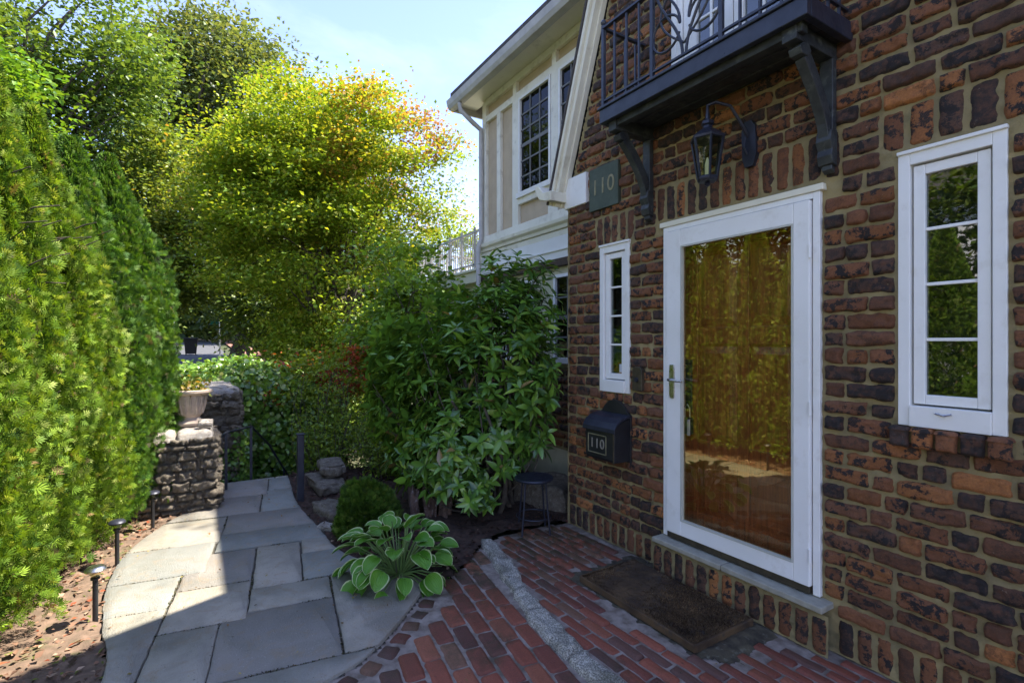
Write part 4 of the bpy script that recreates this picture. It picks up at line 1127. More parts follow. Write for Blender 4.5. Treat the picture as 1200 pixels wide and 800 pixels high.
tree('maple_tree', 'dark-leaved young maple in front of the railed deck', 'tree', (-7.2, .0, -.9), (-7.6, .1, 1.95), (1.5, .75, 1.15),
     130, 80, .085, [(.16, .27, .03), (.22, .35, .04), (.11, .20, .03)], [.4, .3, .3], clump=.4, flat=.4, trunks=2, tr=.05, limbs=50, tpl=T_RHOMB, lw=.8, carve=1)
tree('tall_oak_tree', 'tall dull green tree rising behind the yellow maple', 'tree', (-26, -1.6, -.4), (-25.5, -1.5, 8.2), (3.6, 4.4, 7.2),
     330, 240, .19, [(.12, .165, .06), (.16, .20, .06), (.09, .13, .06), (.20, .22, .08)], [.35, .3, .2, .15], clump=1.5, flat=.55, tr=.35, limbs=90, carve=1.4, group='trees behind the garden', tpl=T_RHOMB)
tree('deciduous_tree', 'open-crowned tree with sky showing through at the top left corner', 'tree', (-17.5, -6.6, .2), (-17.4, -6.2, 8.2), (2.6, 2.9, 3.3),
     120, 210, .14, [(.12, .20, .035), (.17, .24, .045), (.08, .14, .04)], [.4, .3, .3], clump=1.0, flat=.5, tr=.2, limbs=90, carve=1.8, group='trees behind the garden', tpl=T_RHOMB)
tree('deciduous_tree', 'bright green layered tree just behind the near end of the hedge', 'tree', (-9.6, -6.6, .3), (-9.6, -5.9, 4.3), (1.6, 1.35, 1.35),
     150, 260, .085, [(.12, .24, .025), (.17, .28, .03), (.08, .18, .03)], [.4, .35, .25], clump=.6, flat=.35, tr=.12, limbs=60, carve=1.4, group='trees behind the garden', tpl=T_RHOMB)
tree('deciduous_tree', 'olive green tree between the hedge tips and the yellow maple', 'tree', (-17.5, -3.9, -.4), (-17.5, -3.9, 4.6), (1.8, 1.5, 2.9),
     150, 230, .12, [(.17, .23, .04), (.22, .26, .05), (.12, .18, .04)], [.4, .3, .3], clump=.8, flat=.5, tr=.14, limbs=50, carve=1.2, group='trees behind the garden', tpl=T_RHOMB)
bg = [((-22, .5), 3.3, (2.6, 2.2, 3.4), 'broad mid green tree behind the red-leaved maple'),
      ((-17, 2.2), 2.0, (2.2, 2.4, 3.0), 'low green tree beyond the sunroom corner'),
      ((-30, 1.2), 4.2, (3, 3, 4.2), 'shaded green tree behind the street sign post'),
      ((-33, -.0), 3.8, (2.2, 1.5, 3.2), 'light green tree close behind the street sign'),
      ((-44, -8.2), 5.5, (4, 3.6, 5.5), 'tree on the left of the street far beyond the hedge'),
      ((-58, 1.8), 6.5, (5, 3.5, 6), 'far tree on the right side of the street')]
for k, ((x, y), cz, rad, lb) in enumerate(bg):
    zb = float(terr(x, y)); s_ = abs(x)/20
    tree('deciduous_tree', lb, 'tree', (x, y, zb), (x, y, zb+cz+.6), rad, 130, 130, .13*s_+.05, [(.085, .135, .022), (.13, .18, .028), (.05, .09, .02)], [.4, .35, .25],
         clump=1.0*max(.8, s_*.8), flat=.5, tr=.14, limbs=40, carve=1.0, group='trees behind the garden', tpl=T_RHOMB)
# woodland that closes the view, one mass
n = 60000
th = RNG.uniform(R(100), R(262), n); dist = RNG.uniform(62, 95, n)
P = np.stack([CAM[0]+np.cos(th)*dist, CAM[1]+np.sin(th)*dist, np.zeros(n)], -1)
hh = 8+3.5*fbm(np.stack([np.cos(th)*9, np.sin(th)*9, th*0], -1), 1.0, 5, 3)
P[:, 2] = terr(P[:, 0], P[:, 1])+RNG.random(n)**.8*np.clip(hh, 3, 13)
tag(leaf_mesh('woodland', P, rdir(n), unit(rdir(n)+np.array((0, 0, .6))), RNG.uniform(.7, 1.4, n), RNG.uniform(.5, 1.0, n), palette(n, [(.06, .10, .02), (.10, .14, .03), (.04, .07, .02)], [1, 1, 1]), T_RHOMB, M['leaf']),
    'distant green woodland closing the view beyond the street', 'woodland', kind='stuff')

# red-leaved small maple and thin-stemmed shrubs behind the round shrub
def redfn(P, C, ci):
    m = (P[:, 2] > .45+.5*vnoise(P, 2.6, 4)) & (RNG.random(len(P)) < .8) & (vnoise(P, 2.2, 9) > -.1)
    r = palette(len(P), [(.50, .07, .04), (.58, .16, .05), (.34, .05, .04)], [1, 1, 1])
    return np.where(m[:, None], r, C)
tree('japanese_maple', 'small maple with scarlet upper leaves below the yellow maple', 'tree', (-8.3, -.75, -1.1), (-8.3, -.85, 1.0), (.8, .95, .5),
     70, 75, .07, [(.24, .30, .03), (.17, .24, .02)], [1, 1], clump=.4, flat=.25, trunks=3, tr=.035, colfn=redfn, limbs=60, tpl=T_RHOMB, lw=.6)
def shrub(name, label, x, y, h, rx, ry, ns, nl, ls, cols, w, z0=None, group=None, cat='shrub', mat='leaf', stemr=.008, low=.25):
    z0 = float(terr(x, y)) if z0 is None else z0
    t = empty(name, (x, y, z0), label, cat, group); sb = MB(); Ps = []
    for i in range(ns):
        a = RNG.uniform(0, 6.28); rr = RNG.random()**.6
        e_ = np.array((x+math.cos(a)*rx*rr, y+math.sin(a)*ry*rr, z0+h*RNG.uniform(.7, 1.05)*(1-.25*rr))); s_ = np.array((x+math.cos(a)*rx*.25, y+math.sin(a)*ry*.25, z0-.03))
        limb(sb, s_, e_, stemr, stemr*.35, .04, 5, 5)
        m = nl//ns; tt = RNG.uniform(low, 1.03, m)[:, None]
        Ps.append(s_+(e_-s_)*tt+RNG.normal(size=(m, 3))*np.array((rx, ry, h*.5))*.17)
    sb.build('stem', M['bark'], t, smooth=True)
    P = np.concatenate(Ps); n = len(P); l_ = ls*RNG.uniform(.6, 1.3, n)
    leaf_mesh('foliage', P, unit(rdir(n)+np.array((0, 0, .1))), unit(rdir(n)*.7+np.array((0, 0, 1))), l_, l_*.6, palette(n, cols, w), T_RHOMB, M[mat], t)
    return t
gcols = [(.15, .23, .03), (.22, .30, .035), (.09, .15, .025)]
shrub('leafy_shrub', 'thin-stemmed shrub with small bright leaves beside the dark gate post', -6.5, -1.25, 1.15, .45, .45, 22, 2600, .05, gcols, [1, 1, 1], -.3, 'thin-stemmed shrubs behind the path')
shrub('leafy_shrub', 'thin-stemmed shrub in front of the red-leaved maple', -6.6, -.55, 1.35, .5, .45, 26, 1900, .05, gcols, [1, 1, 1], -.3, 'thin-stemmed shrubs behind the path')
shrub('leafy_shrub', 'sunlit shrub at the bottom of the garden steps', -9.2, -1.75, 1.5, .8, .5, 26, 4200, .065, [(.14, .21, .03), (.2, .26, .04), (.08, .14, .02)], [1, 1, 1], -1.15, 'thin-stemmed shrubs behind the path')
shrub('leafy_shrub', 'shadowed shrub at the foot of the wing wall', -5.3, .1, 1.3, .5, .35, 20, 2400, .06, gcols, [1, .4, 1], -.05, 'thin-stemmed shrubs behind the path')
shrub('leafy_shrub', 'olive shrub in the dip beneath the small maple', -8.0, .0, 1.9, .8, .6, 30, 5200, .06, gcols, [1, 1, 1], -1.1, 'thin-stemmed shrubs behind the path')
shrub('leafy_shrub', 'yellowish shrub on the bank left of the street', -13.5, -2.0, 2.0, 1.2, .9, 30, 5200, .10, [(.15, .2, .03), (.2, .23, .04)], [1, 1], -1.1, 'shrubs on the bank')
shrub('leafy_shrub', 'green shrub on the bank between ivy and far trees', -13.5, .2, 2.6, 1.4, 1.1, 30, 6200, .10, gcols, [1, 1, 1], -1.1, 'shrubs on the bank')
shrub('leafy_shrub', 'low yellow-green shrub filling the gap behind the stacked rocks', -5.75, -.85, .75, .5, .4, 22, 3200, .045, [(.15, .22, .02), (.2, .27, .03), (.09, .15, .02)], [1, 1, 1], -.05, 'thin-stemmed shrubs behind the path')
shrub('leafy_shrub', 'tall airy shrub leaning over the top of the steps', -7.1, -1.3, 2.0, .55, .45, 26, 2400, .05, [(.17, .24, .025), (.23, .30, .03), (.10, .17, .02)], [1, 1, 1], -.6, 'thin-stemmed shrubs behind the path')
# ivy bank beyond the second stone wall
n = 15000
u = RNG.random(n); v = RNG.random(n)
def ivy_surf(u, v):
    x = -8.35-2.6*u; y = -2.9+2.0*v
    top = 1.12-.42*np.clip((v-.35)/.65, 0, 1)**1.5+.12*fbm(np.stack([x, y, x*0], -1), 1.5, 8)
    return x, y, top
x, y, top = ivy_surf(u, v)
front = RNG.random(n) < .62
y2 = np.where(front, y, y)
x2 = np.where(front, -8.2+.35*fbm(np.stack([y*2, u*3, u*0], -1), 1.3, 2)+RNG.normal(size=n)*.08, x)
z2 = np.where(front, -1.15+(top+1.15)*RNG.random(n)**.8, top+RNG.normal(size=n)*.06)
P = np.stack([x2, y2, z2], -1); ow = np.where(front[:, None], np.array((1., .25, .3)), np.array((.2, 0, 1.)))
l_ = RNG.uniform(.05, .10, n)
tag(leaf_mesh('ivy', P, unit(rdir(n)*.8-np.array((0, 0, .5))), unit(ow+rdir(n)*.55), l_, l_*.95, palette(n, [(.14, .26, .035), (.20, .33, .04), (.08, .17, .025), (.32, .38, .14)], [1, 1, .8, .25]), T_OVAL, M['leaf_glossy']),
    'thick ivy covering the bank beyond the stone wall', 'ivy', kind='stuff')
b = MB(); b.box(-10.9, -8.55, -2.85, -1.0, -1.3, .68); bo = b.build('earth_bank', M['soil']); tag(bo, kind='structure')

n = 1500
P = np.stack([-7.02+RNG.normal(size=n)*.05, RNG.uniform(-2.75, -2.15, n), RNG.uniform(-.8, .55, n)], -1); P = P[fbm(P, 2.2, 3)+(P[:, 1]+2.5)*1.6-(P[:, 2]-.1)*.6 > -.1]; n = len(P)
l_ = RNG.uniform(.03, .07, n); iw = leaf_mesh('ivy_creeper', P, unit(rdir(n)*.8-np.array((0, 0, .5))), unit(np.array((1, .2, .3))+rdir(n)*.5), l_, l_*.95, palette(n, [(.10, .20, .03), (.15, .26, .035), (.06, .14, .02)], [1, 1, .8]), T_OVAL, M['leaf_glossy'])
tag(iw, 'ivy creeping over the right side of the high stone wall', 'ivy', kind='stuff')
# rhododendron: whorls of long leathery leaves
rh = empty('rhododendron', (-4.0, -.50, 0), 'big dark green rhododendron with long leathery leaves beside the brick corner', 'shrub')
sb = MB(); tips = []
blobs = [((-4.10, -.42, 1.40), (.56, .42, .75), 250), ((-4.68, -.98, 1.15), (.50, .40, .66), 290), ((-4.5, -.95, .42), (.42, .26, .24), 70), ((-3.98, -.30, 1.95), (.42, .32, .42), 90), ((-4.15, -.72, .72), (.50, .36, .40), 120),
         ((-3.62, -.28, 1.25), (.27, .22, .80), 110), ((-4.05, -.85, .45), (.38, .24, .22), 60), ((-3.70, -.50, .72), (.14, .12, .10), 5), ((-4.9, -.35, 1.6), (.45, .4, .5), 90), ((-5.05, -1.1, 1.62), (.12, .12, .12), 4), ((-3.72, -.45, .75), (.22, .25, .35), 40), ((-3.85, -.75, .30), (.45, .2, .15), 36), ((-3.72, -.12, 1.75), (.30, .16, .55), 60), ((-4.15, -.98, .55), (.40, .2, .30), 70), ((-4.95, -1.1, .95), (.25, .25, .5), 60)]
for c, r_, k in blobs:
    U = rdir(k)*(RNG.random((k, 1))**.35)
    tips.append(np.array(c)+U*np.array(r_))
tips = np.concatenate(tips)
P = []; D = []; NN = []; LL = []; CC = []
bc = np.array((-4.1, -.5, .9))
for tp in tips:
    ax_ = unit((tp-bc)*np.array((1, 1, .6))+np.array((0, 0, .55))+RNG.normal(size=3)*.25)
    k = RNG.integers(6, 14); rs__ = RNG.uniform(.65, 1.2); a0 = RNG.uniform(0, 6.28); s1 = unit(np.cross(ax_, (.3, .2, 1.0))); s2 = np.cross(ax_, s1)
    droop = RNG.uniform(-.1, .45)
    for i in range(k):
        a = a0+i*2.399; o_ = s1*math.cos(a)+s2*math.sin(a); up_ = .75-.9*(i/k) if i < 4 else .1-droop*RNG.uniform(.5, 1.4)
        d = unit(o_+ax_*up_); P.append(tp-ax_*.03*(i/k)); D.append(d); NN.append(unit(ax_*1.0-o_*up_+RNG.normal(size=3)*.12)); LL.append(rs__*RNG.uniform(.08, .14))
        CC.append(np.array([(.10, .21, .028), (.145, .27, .03), (.07, .155, .03), (.24, .34, .05), (.26, .17, .06)][RNG.choice(5, p=[.4, .32, .20, .065, .015])])*RNG.uniform(.8, 1.25))
    if RNG.random() < .10:
        r0 = np.array((-4.0+RNG.normal()*.12, -.45+RNG.normal()*.1, 0)); mid = (r0+tp)/2+np.array((0, 0, -.05)); limb(sb, mid*.6+r0*.4, tp, .010, .004, -.03, 4, 5)
for a in range(9):
    r0 = np.array((-4.0+RNG.normal()*.14, -.45+RNG.normal()*.10, -.02)); limb(sb, r0, bc+np.array((RNG.normal()*.35, RNG.normal()*.25, RNG.uniform(.0, .6))), .024, .012, .05, 7, 7)
sb.build('stem', M['bark'], rh, smooth=True)
LL = np.array(LL); leaf_mesh('foliage', np.array(P), np.array(D), np.array(NN), LL, LL*.38, np.array(CC), T_LONG, M['leaf_glossy'], rh)

# hosta with white-edged leaves
ho_ = empty('hosta', (-3.16, -1.62, 0), 'hosta with broad green leaves edged in white at the path corner', 'plant')
V = []; Fq = []; UVs = []; sb = MB(); base = np.array((-3.26, -1.56, .02)); cnt = 0
for ring, (k, tilt, stem, ll) in enumerate([(6, 78, .29, .14), (11, 64, .29, .145), (16, 48, .29, .15), (20, 28, .29, .15), (19, 8, .27, .14)]):
    for i in range(k):
        az = 2*math.pi*(i+.5*(ring % 2))/k+RNG.normal()*.14; el = R(tilt+RNG.normal()*6)
        o_ = np.array((math.cos(az), math.sin(az), 0)); st_ = base+o_*.03
        e_ = st_+(o_*math.cos(el)+Z_*math.sin(el))*stem*RNG.uniform(.85, 1.1)
        sb.tube([tuple(st_), tuple((st_+e_)/2+Z_*.02), tuple(e_)], [.006, .005, .004], 5)
        d0 = unit(o_*math.cos(el-R(30))+Z_*math.sin(el-R(30))); sd_ = np.cross(Z_, o_); L_ = ll*RNG.uniform(.8, 1.12); W_ = L_*RNG.uniform(.34, .42)
        nu, nw = 9, 9; curl = RNG.uniform(.6, 1.3); roll = RNG.normal()*.25
        pos = e_.copy(); ang = el-R(30); pts = []
        for a in range(nu):
            t = a/(nu-1); pts.append((pos.copy(), ang)); ang -= curl/nu; pos = pos+(o_*math.cos(ang)+Z_*math.sin(ang))*L_/(nu-1)
        for a in range(nu):
            t = a/(nu-1); wd = W_*(max(math.sin(math.pi*min(1, t**.80*.985+.015)), 0)**.62)
            c, an = pts[a]; nrm = -o_*math.sin(an)+Z_*math.cos(an)
            sdd = sd_*math.cos(roll)+nrm*math.sin(roll); nr2 = nrm*math.cos(roll)-sd_*math.sin(roll)
            for b_ in range(nw):
                s_ = b_/(nw-1)*2-1
                V.append(c+sdd*wd*s_+nr2*(wd*.32*s_*s_+.003*math.sin(t*9+b_*2))); edge = max(abs(s_)**1.1, max(0, (t-.5)*2)**2.2, 0)
                UVs.append((t, edge))
        for a in range(nu-1):
            for b_ in range(nw-1):
                q = cnt+a*nw+b_; Fq.append((q, q+nw, q+nw+1, q+1))
        cnt += nu*nw
sb.build('stem', mat_plain('pale_green_stem', (.16, .24, .07), (.12, .2, .05), 20, .5), ho_)
mesh_np('foliage', np.array(V), [np.array(Fq)], M['hosta'], ho_, True, uv=np.array(UVs))
sb = MB(); sb.tube([(-3.2, -1.6, .05), (-3.19, -1.61, .2), (-3.17, -1.64, .4)], [.003, .003, .002], 5); sb.build('flower_stalk', M['bark'], ho_)

# round dwarf conifer
def ball_shrub(x, y, r, h, label, n=5200):
    t = empty('dwarf_conifer', (x, y, 0), label, 'shrub')
    U = rdir(n); U[:, 2] = np.abs(U[:, 2])*1.0-.12*RNG.random(n); k = (1-.35*RNG.random(n)**2)[:, None]*(1+.14*fbm(U, 2.2, 5)[:, None])
    P = np.array((x, y, .07))+U*k*np.array((r, r, h)); D = unit(U*.8+Z_*.6+RNG.normal(size=(n, 3))*.35); l_ = RNG.uniform(.03, .06, n)
    leaf_mesh('crown', P, D, unit(U+rdir(n)), l_, l_*1.0, palette(n, [(.06, .125, .014), (.09, .165, .02), (.04, .085, .012), (.13, .18, .03)], [1, 1, 1, .3]), T_FAN, M['conifer'], t)
    sb = MB()
    for a in range(7): limb(sb, (x, y, -.02), (x+RNG.normal()*r*.5, y+RNG.normal()*r*.5, h*.6), .012, .005, .02, 4, 6)
    sb.build('trunk', M['bark'], t, smooth=True)
ball_shrub(-4.08, -1.55, .235, .38, 'small round green conifer between the flat rock and the hosta')

# ------------------------------------------------------------------ rocks and stone walls
def rock(name, label, c, dims, seed, mat='rock', rot=0, amp=.22, cat='rock', sharp=.5, group=None, kind=None):
    n = 22; m = 34
    th = np.linspace(0, math.pi, n); ph = np.linspace(0, 2*math.pi, m, endpoint=False)
    A, B = np.meshgrid(th, ph, indexing='ij')
    U = np.stack([np.sin(A)*np.cos(B), np.sin(A)*np.sin(B), np.cos(A)], -1)
    Bx = np.sign(U)*np.abs(U)**sharp; k = 1/np.maximum(np.abs(Bx).max(-1, keepdims=True), .2)**.0
    S_ = Bx*(1+amp*fbm(U, 1.6, seed, 4)[..., None])*np.array(dims)*.72
    c_, s_ = math.cos(rot), math.sin(rot)
    V = np.stack([S_[..., 0]*c_-S_[..., 1]*s_, S_[..., 0]*s_+S_[..., 1]*c_, S_[..., 2]], -1)+np.array(c)
    idx = np.arange(n*m).reshape(n, m); i2 = np.roll(idx, -1, 1)
    f = np.stack([idx[:-1], idx[1:], i2[1:], i2[:-1]], -1).reshape(-1, 4)
    o_ = mesh_np(name, V.reshape(-1, 3), [f], M[mat], None, True, loc=(c[0], c[1], 0))
    return tag(o_, label, cat, group, kind)
rock('edging_rock', 'flat grey rock at the path edge left of the round conifer', (-4.72, -1.66, .03), (.30, .16, .09), 3, rot=.2)
rock('edging_rock', 'low slab of rock lying behind the dark gate post', (-5.6, -1.55, .05), (.42, .20, .10), 5, rot=.1)
rock('edging_rock', 'upper ledge rock stacked behind the dark gate post', (-5.75, -1.45, .19), (.36, .18, .08), 8, rot=-.1)
rock('edging_rock', 'tiny pale stone between path and round conifer', (-4.38, -1.78, .01), (.11, .06, .05), 15, 'rock_pale', rot=.5)
rock('edging_rock', 'large dim boulder in the bed behind the metal stool', (-3.95, .15, .08), (.42, .28, .22), 21, rot=.3)
# weathered pale-topped stumps of stone behind the hosta
for k, (x, y, h, lb) in enumerate([(-4.14, -1.12, .36, 'jagged upright stone with a pale cap, nearest the round conifer'), (-4.10, -1.00, .40, 'middle jagged upright stone with rusty streaks'), (-4.02, -.88, .48, 'tallest jagged upright stone with pale cap beside the rhododendron')]):
    rock('upright_stone', lb, (x, y, h*.45), (.075, .055, h*.60), 40+k, 'rock_rust', rot=.4*k, amp=.6, sharp=.9, group='jagged upright stones')
def stone_wall(parent, x0, x1, y0, y1, z0, z1, seed, course=.12):
    ms_ = Masonry(); core = MB(); core.box(x0+.02, x1-.02, y0+.02, y1-.02, z0, z1-.01); core.build('core', M['rock'], parent)
    def face(O, U, N, Ltot):
        z = z0
        while z < z1-.02:
            h = min(RNG.uniform(.5, 1.3)*course, z1-z)
            if z1-z-h < .04: h = z1-z
            x = -.02
            while x < Ltot:
                w = RNG.uniform(.7, 2.4)*course
                if Ltot-x-w < .06: w = Ltot-x+.02
                ms_.patch(np.array(O)+U*(x+w/2)+Z_*(z+h/2), U, Z_, N, w-.008, h-.008, RNG.uniform(.015, .06), np.array((.3, .3, .3)), .011, rag=.016, amp=.018, p=9, back=.03, tilt=.14, nsc=45, cut=.02, rot=RNG.normal()*.04)
                x += w
            z += h
    face((x1, y0, 0), Y_, X_, y1-y0); face((x0, y1, 0), X_, Y_, x1-x0); face((x0, y0, 0), Y_, -X_, y1-y0); face((x0, y0, 0), X_, -Y_, x1-x0)
    return ms_.build('stonework', M['rock'], parent)
sp = empty('stone_pillar', (-5.7, -2.95, 0), 'rough fieldstone pillar carrying the urn at the end of the hedge', 'pillar')
stone_wall(sp, -6.05, -5.42, -3.15, -2.54, -.05, .68, 1, .085)
s = Masonry(); 
for i in range(2):
    for j in range(2): s.patch((-5.90+.33*i, -3.00+.30*j, .70), X_, Y_, Z_, .335, .30, .03, np.array((.3, .3, .3)), .02, rag=.01, amp=.01, back=.05, nsc=14)
s.build('cap', M['rock_pale'], sp)
sw = empty('stone_wall', (-7.6, -2.7, -1), 'high rough stone wall with pale slab cap beside the steps', 'wall')
stone_wall(sw, -8.3, -7.05, -3.1, -2.25, -1.2, .93, 2, .12)
s = Masonry()
s.patch((-7.35, -2.66, .95), X_, Y_, Z_, .64, .86, .05, np.array((.3, .3, .3)), .025, rag=.03, amp=.012, back=.08, nsc=10)
s.patch((-7.98, -2.66, .95), X_, Y_, Z_, .62, .84, .05, np.array((.3, .3, .3)), .025, rag=.03, amp=.012, back=.08, nsc=10)
s.build('cap', M['rock_pale'], sw)
bw = empty('stone_wall', (-6.4, -4.4, 0), 'low fieldstone wall running behind the hedge from the pillar', 'wall'); stone_wall(bw, -6.7, -6.1, -6.2, -3.28, -.1, .62, 3, .16)
ur = empty('urn', (-5.86, -2.74, .73), 'weathered terracotta urn with wide flat rim standing on the stone pillar', 'urn')
uc = (-5.86, -2.74, .735); s = MB(); s.lathe([(.125, 0), (.13, .025), (.085, .05), (.075, .075), (.10, .11), (.12, .20), (.135, .285), (.165, .30), (.185, .315), (.185, .335), (.16, .34), (.125, .33), (.115, .25), (.02, .24)], uc, 28)
s.build('bowl', M['terracotta'], ur, smooth=True)
s = MB()
for k in range(16): a = k*math.pi/8; s.tube([(uc[0]+.099*math.cos(a), uc[1]+.099*math.sin(a), uc[2]+.11), (uc[0]+.121*math.cos(a), uc[1]+.121*math.sin(a), uc[2]+.20), (uc[0]+.135*math.cos(a), uc[1]+.135*math.sin(a), uc[2]+.28)], .010, 6)
s.build('fluting', M['terracotta'], ur, smooth=True)
n = 260; Pq = np.array(uc)+np.array((0, 0, .36))+RNG.normal(size=(n, 3))*np.array((.07, .07, .05)); l_ = RNG.uniform(.03, .06, n)
leaf_mesh('plant', Pq, rdir(n), unit(rdir(n)+Z_), l_, l_*.6, palette(n, [(.2, .22, .03), (.3, .2, .04), (.12, .16, .02)], [1, 1, 1]), T_RHOMB, M['leaf'], ur)
rock('loose_stone', 'round pale stone lying on the pillar beside the urn', (-5.58, -2.62, .775), (.10, .08, .045), 33, 'rock_pale')

# steps down, gate post, rails
s = MB()
for k in range(7):
    s.box(-6.36-.30*(k+1)-.02, -6.36-.30*k, -2.42, -1.72, -1.3, -.15*(k+1)-.01)
tag(s.build('garden_steps', M['sill_stone'], None, .012), kind='structure')
gp = empty('gate_post', (-5.28, -1.84, 0), 'square black iron post at the top of the steps', 'post')
s = MB(); s.box(-5.31, -5.25, -1.87, -1.81, -.02, .64); s.build('shaft', M['iron'], gp, .006)
s = MB(); s.box(-5.318, -5.242, -1.878, -1.802, .64, .655); s.build('cap', M['iron'], gp, .006)
s = MB()
hr = empty('handrail', (-6.1, -2.42, 0), 'thin black iron handrail running down beside the garden steps', 'handrail')
s.tube([(-5.55, -2.60, .55), (-5.62, -2.58, .58), (-6.05, -2.43, .60), (-6.45, -2.17, .585), (-6.95, -1.93, .27), (-7.5, -1.65, -.25), (-8.1, -1.4, -.7)], .013, 8); s.build('rail', M['iron'], hr)
for (x, y, z) in ((-6.03, -2.435, .60), (-6.45, -2.17, .585)):
    s = MB(); s.bar((x, y, -.05), (x, y, z), .026); s.build('baluster', M['iron'], hr)
s = MB(); s.bar((-7.4, -1.7, -1.1), (-7.4, -1.7, -.14), .022); s.build('baluster', M['iron'], hr)

# path lights
def path_light(x, y, h, capm, label):
    t = empty('path_light', (x, y, 0), label, 'path light', 'low garden lights along the hedge')
    s = MB(); s.lathe([(.013, -.02), (.013, h-.06), (.022, h-.055), (.022, h-.045)], (x, y, 0), 14); s.build('stake', M['plastic_black'], t, smooth=True)
    s = MB(); s.lathe([(.018, h-.045), (.026, h-.02), (.028, h)], (x, y, 0), 18); s.build('lens', M['lamp_glass'], t, smooth=True)
    s = MB(); s.lathe([(.026, h-.012), (.048, h-.008), (.050, h), (.040, h+.012), (.02, h+.016), (.003, h+.017)], (x, y, 0), 24); s.build('cap', capm, t, smooth=True)
path_light(-3.60, -3.17, .29, M['chrome'], 'nearest path light, black stake with shiny silver cap')
path_light(-4.42, -3.16, .30, M['iron'], 'second path light with black cap at the bend of the path')
path_light(-5.12, -3.0, .30, M['iron'], 'farthest path light with black cap near the stone pillar')

# metal stool
sx, sy = -3.45, -.36
stl_ = empty('metal_stool', (sx, sy, 0), 'small round black metal stool standing by the brick corner', 'stool')
s = MB(); s.lathe([(.13, .415), (.155, .42), (.16, .432), (.155, .442), (.02, .438)], (sx, sy, 0), 32); s.build('seat', M['iron'], stl_, smooth=True)
for k in range(4):
    a = R(20)+k*math.pi/2; s = MB(); s.tube([(sx+.115*math.cos(a), sy+.115*math.sin(a), .42), (sx+.135*math.cos(a), sy+.135*math.sin(a), .2), (sx+.16*math.cos(a), sy+.16*math.sin(a), -.0)], .0075, 8); s.build('leg', M['iron'], stl_)
s = MB(); s.tube([(sx+.142*math.cos(a), sy+.142*math.sin(a), .13) for a in np.linspace(0, 2*math.pi, 25)], .005, 6); s.build('ring', M['iron'], stl_)

# leaf litter and mulch chips
def litter(name, label, cat, poly, n, z, cols, w, size, clear=None):
    P_ = np.array(poly); lo = P_.min(0); hi = P_.max(0); c = RNG.uniform(lo, hi, (n*3, 2)); c = c[inpoly(c, P_)][:n]; n = len(c)
    P = np.column_stack([c, np.full(n, z)+RNG.random(n)*.02]); l_ = RNG.uniform(*size, n); d = rdir(n)*np.array((1, 1, .25))
    tag(leaf_mesh(name, P, d, unit(rdir(n)*.45+Z_), l_, l_*RNG.uniform(.3, .9, n), palette(n, cols, w), T_RHOMB, M['chip']), label, cat, kind='stuff')
litter('leaf_litter', 'dry pinkish leaves and twigs scattered under the hedge', 'leaf litter', bedL, 9000, .004, [(.30, .17, .11), (.20, .11, .07), (.38, .26, .18), (.10, .06, .04), (.28, .07, .03), (.13, .15, .03)], [3, 3, 2, 2, 1, 1.2], (.015, .05))
litter('mulch_chips', 'dark bark mulch covering the bed under the rhododendron', 'mulch', bedR, 9000, .02, [(.07, .035, .025), (.04, .022, .016), (.13, .055, .04), (.2, .14, .1)], [3, 3, 1, .25], (.012, .04))
litter('path_debris', 'few dry leaves and twigs fallen on the flagstone path', 'leaf litter', path_poly, 130, .018, [(.22, .13, .06), (.12, .08, .04), (.3, .24, .08)], [1, 1, 1], (.007, .028))
litter('fallen_debris', 'small dead leaves and grit fallen on the brick terrace', 'leaf litter', terr_poly, 260, .006, [(.16, .10, .05), (.08, .05, .03), (.2, .16, .06)], [1, 1, 1], (.006, .022))

# street, sign, pole, bin ------------------------------------------------
xs = np.linspace(-26, -90, 60); V = []; F = []
for i, x in enumerate(xs):
    for y in (-6.2, -4.6, -3.1, -1.9):
        V.append((x, y+.8, float(terr(x, y))+.01))
for i in range(len(xs)-1):
    for j in range(3): a = i*4+j; F.append((a, a+4, a+5, a+1))
tag(mesh_np('street', V, [np.array(F)], M['asphalt'], None, True), kind='structure')
V = []; F = []
for i, x in enumerate(xs):
    for y in (-.35, .9): V.append((x, y, float(terr(x, y))+.10))
for i in range(len(xs)-1): a = i*2; F.append((a, a+2, a+3, a+1))
tag(mesh_np('pavement', V, [np.array(F)], mat_plain('red_pavement', (.38, .16, .12), (.3, .14, .1), 3, .9), None, True), kind='structure')
ss_ = empty('street_sign', (-33, -1.55, .5), 'green street name sign on a slim grey pole beside the road', 'street sign')
zs = float(terr(-33, -1.55)); s = MB(); s.tube([(-33, -1.55, zs-.1), (-33, -1.55, zs+2.0)], .05, 10); s.build('pole', M['chrome'], ss_)
s = MB(); s.box(-33.02, -32.98, -2.0, -1.1, zs+1.82, zs+2.02); s.build('blade', M['green_sign'], ss_, .01)
s = MB(); s.box(-33.35, -32.65, -1.57, -1.53, zs+2.03, zs+2.22); s.build('blade', M['green_sign'], ss_, .01)
zu = float(terr(-42, -4.3))
up = empty('utility_pole', (-42, -4.05, zu), 'dark wooden utility pole beside the road behind the bin', 'utility pole')
s = MB(); s.tube([(-42, -4.05, zu-.2), (-42, -4.05, zu+3.5), (-42, -4.05, zu+7.5)], [.16, .14, .11], 12); s.build('shaft', M['bark'], up)
s = MB(); s.box(-41.85, -41.8, -4.2, -3.95, zu+1.9, zu+2.2); s.build('notice', M['paper'], up)
bn = empty('wheeled_bin', (-36, -2.95, zu), 'dark wheeled rubbish bin standing at the kerb', 'bin')
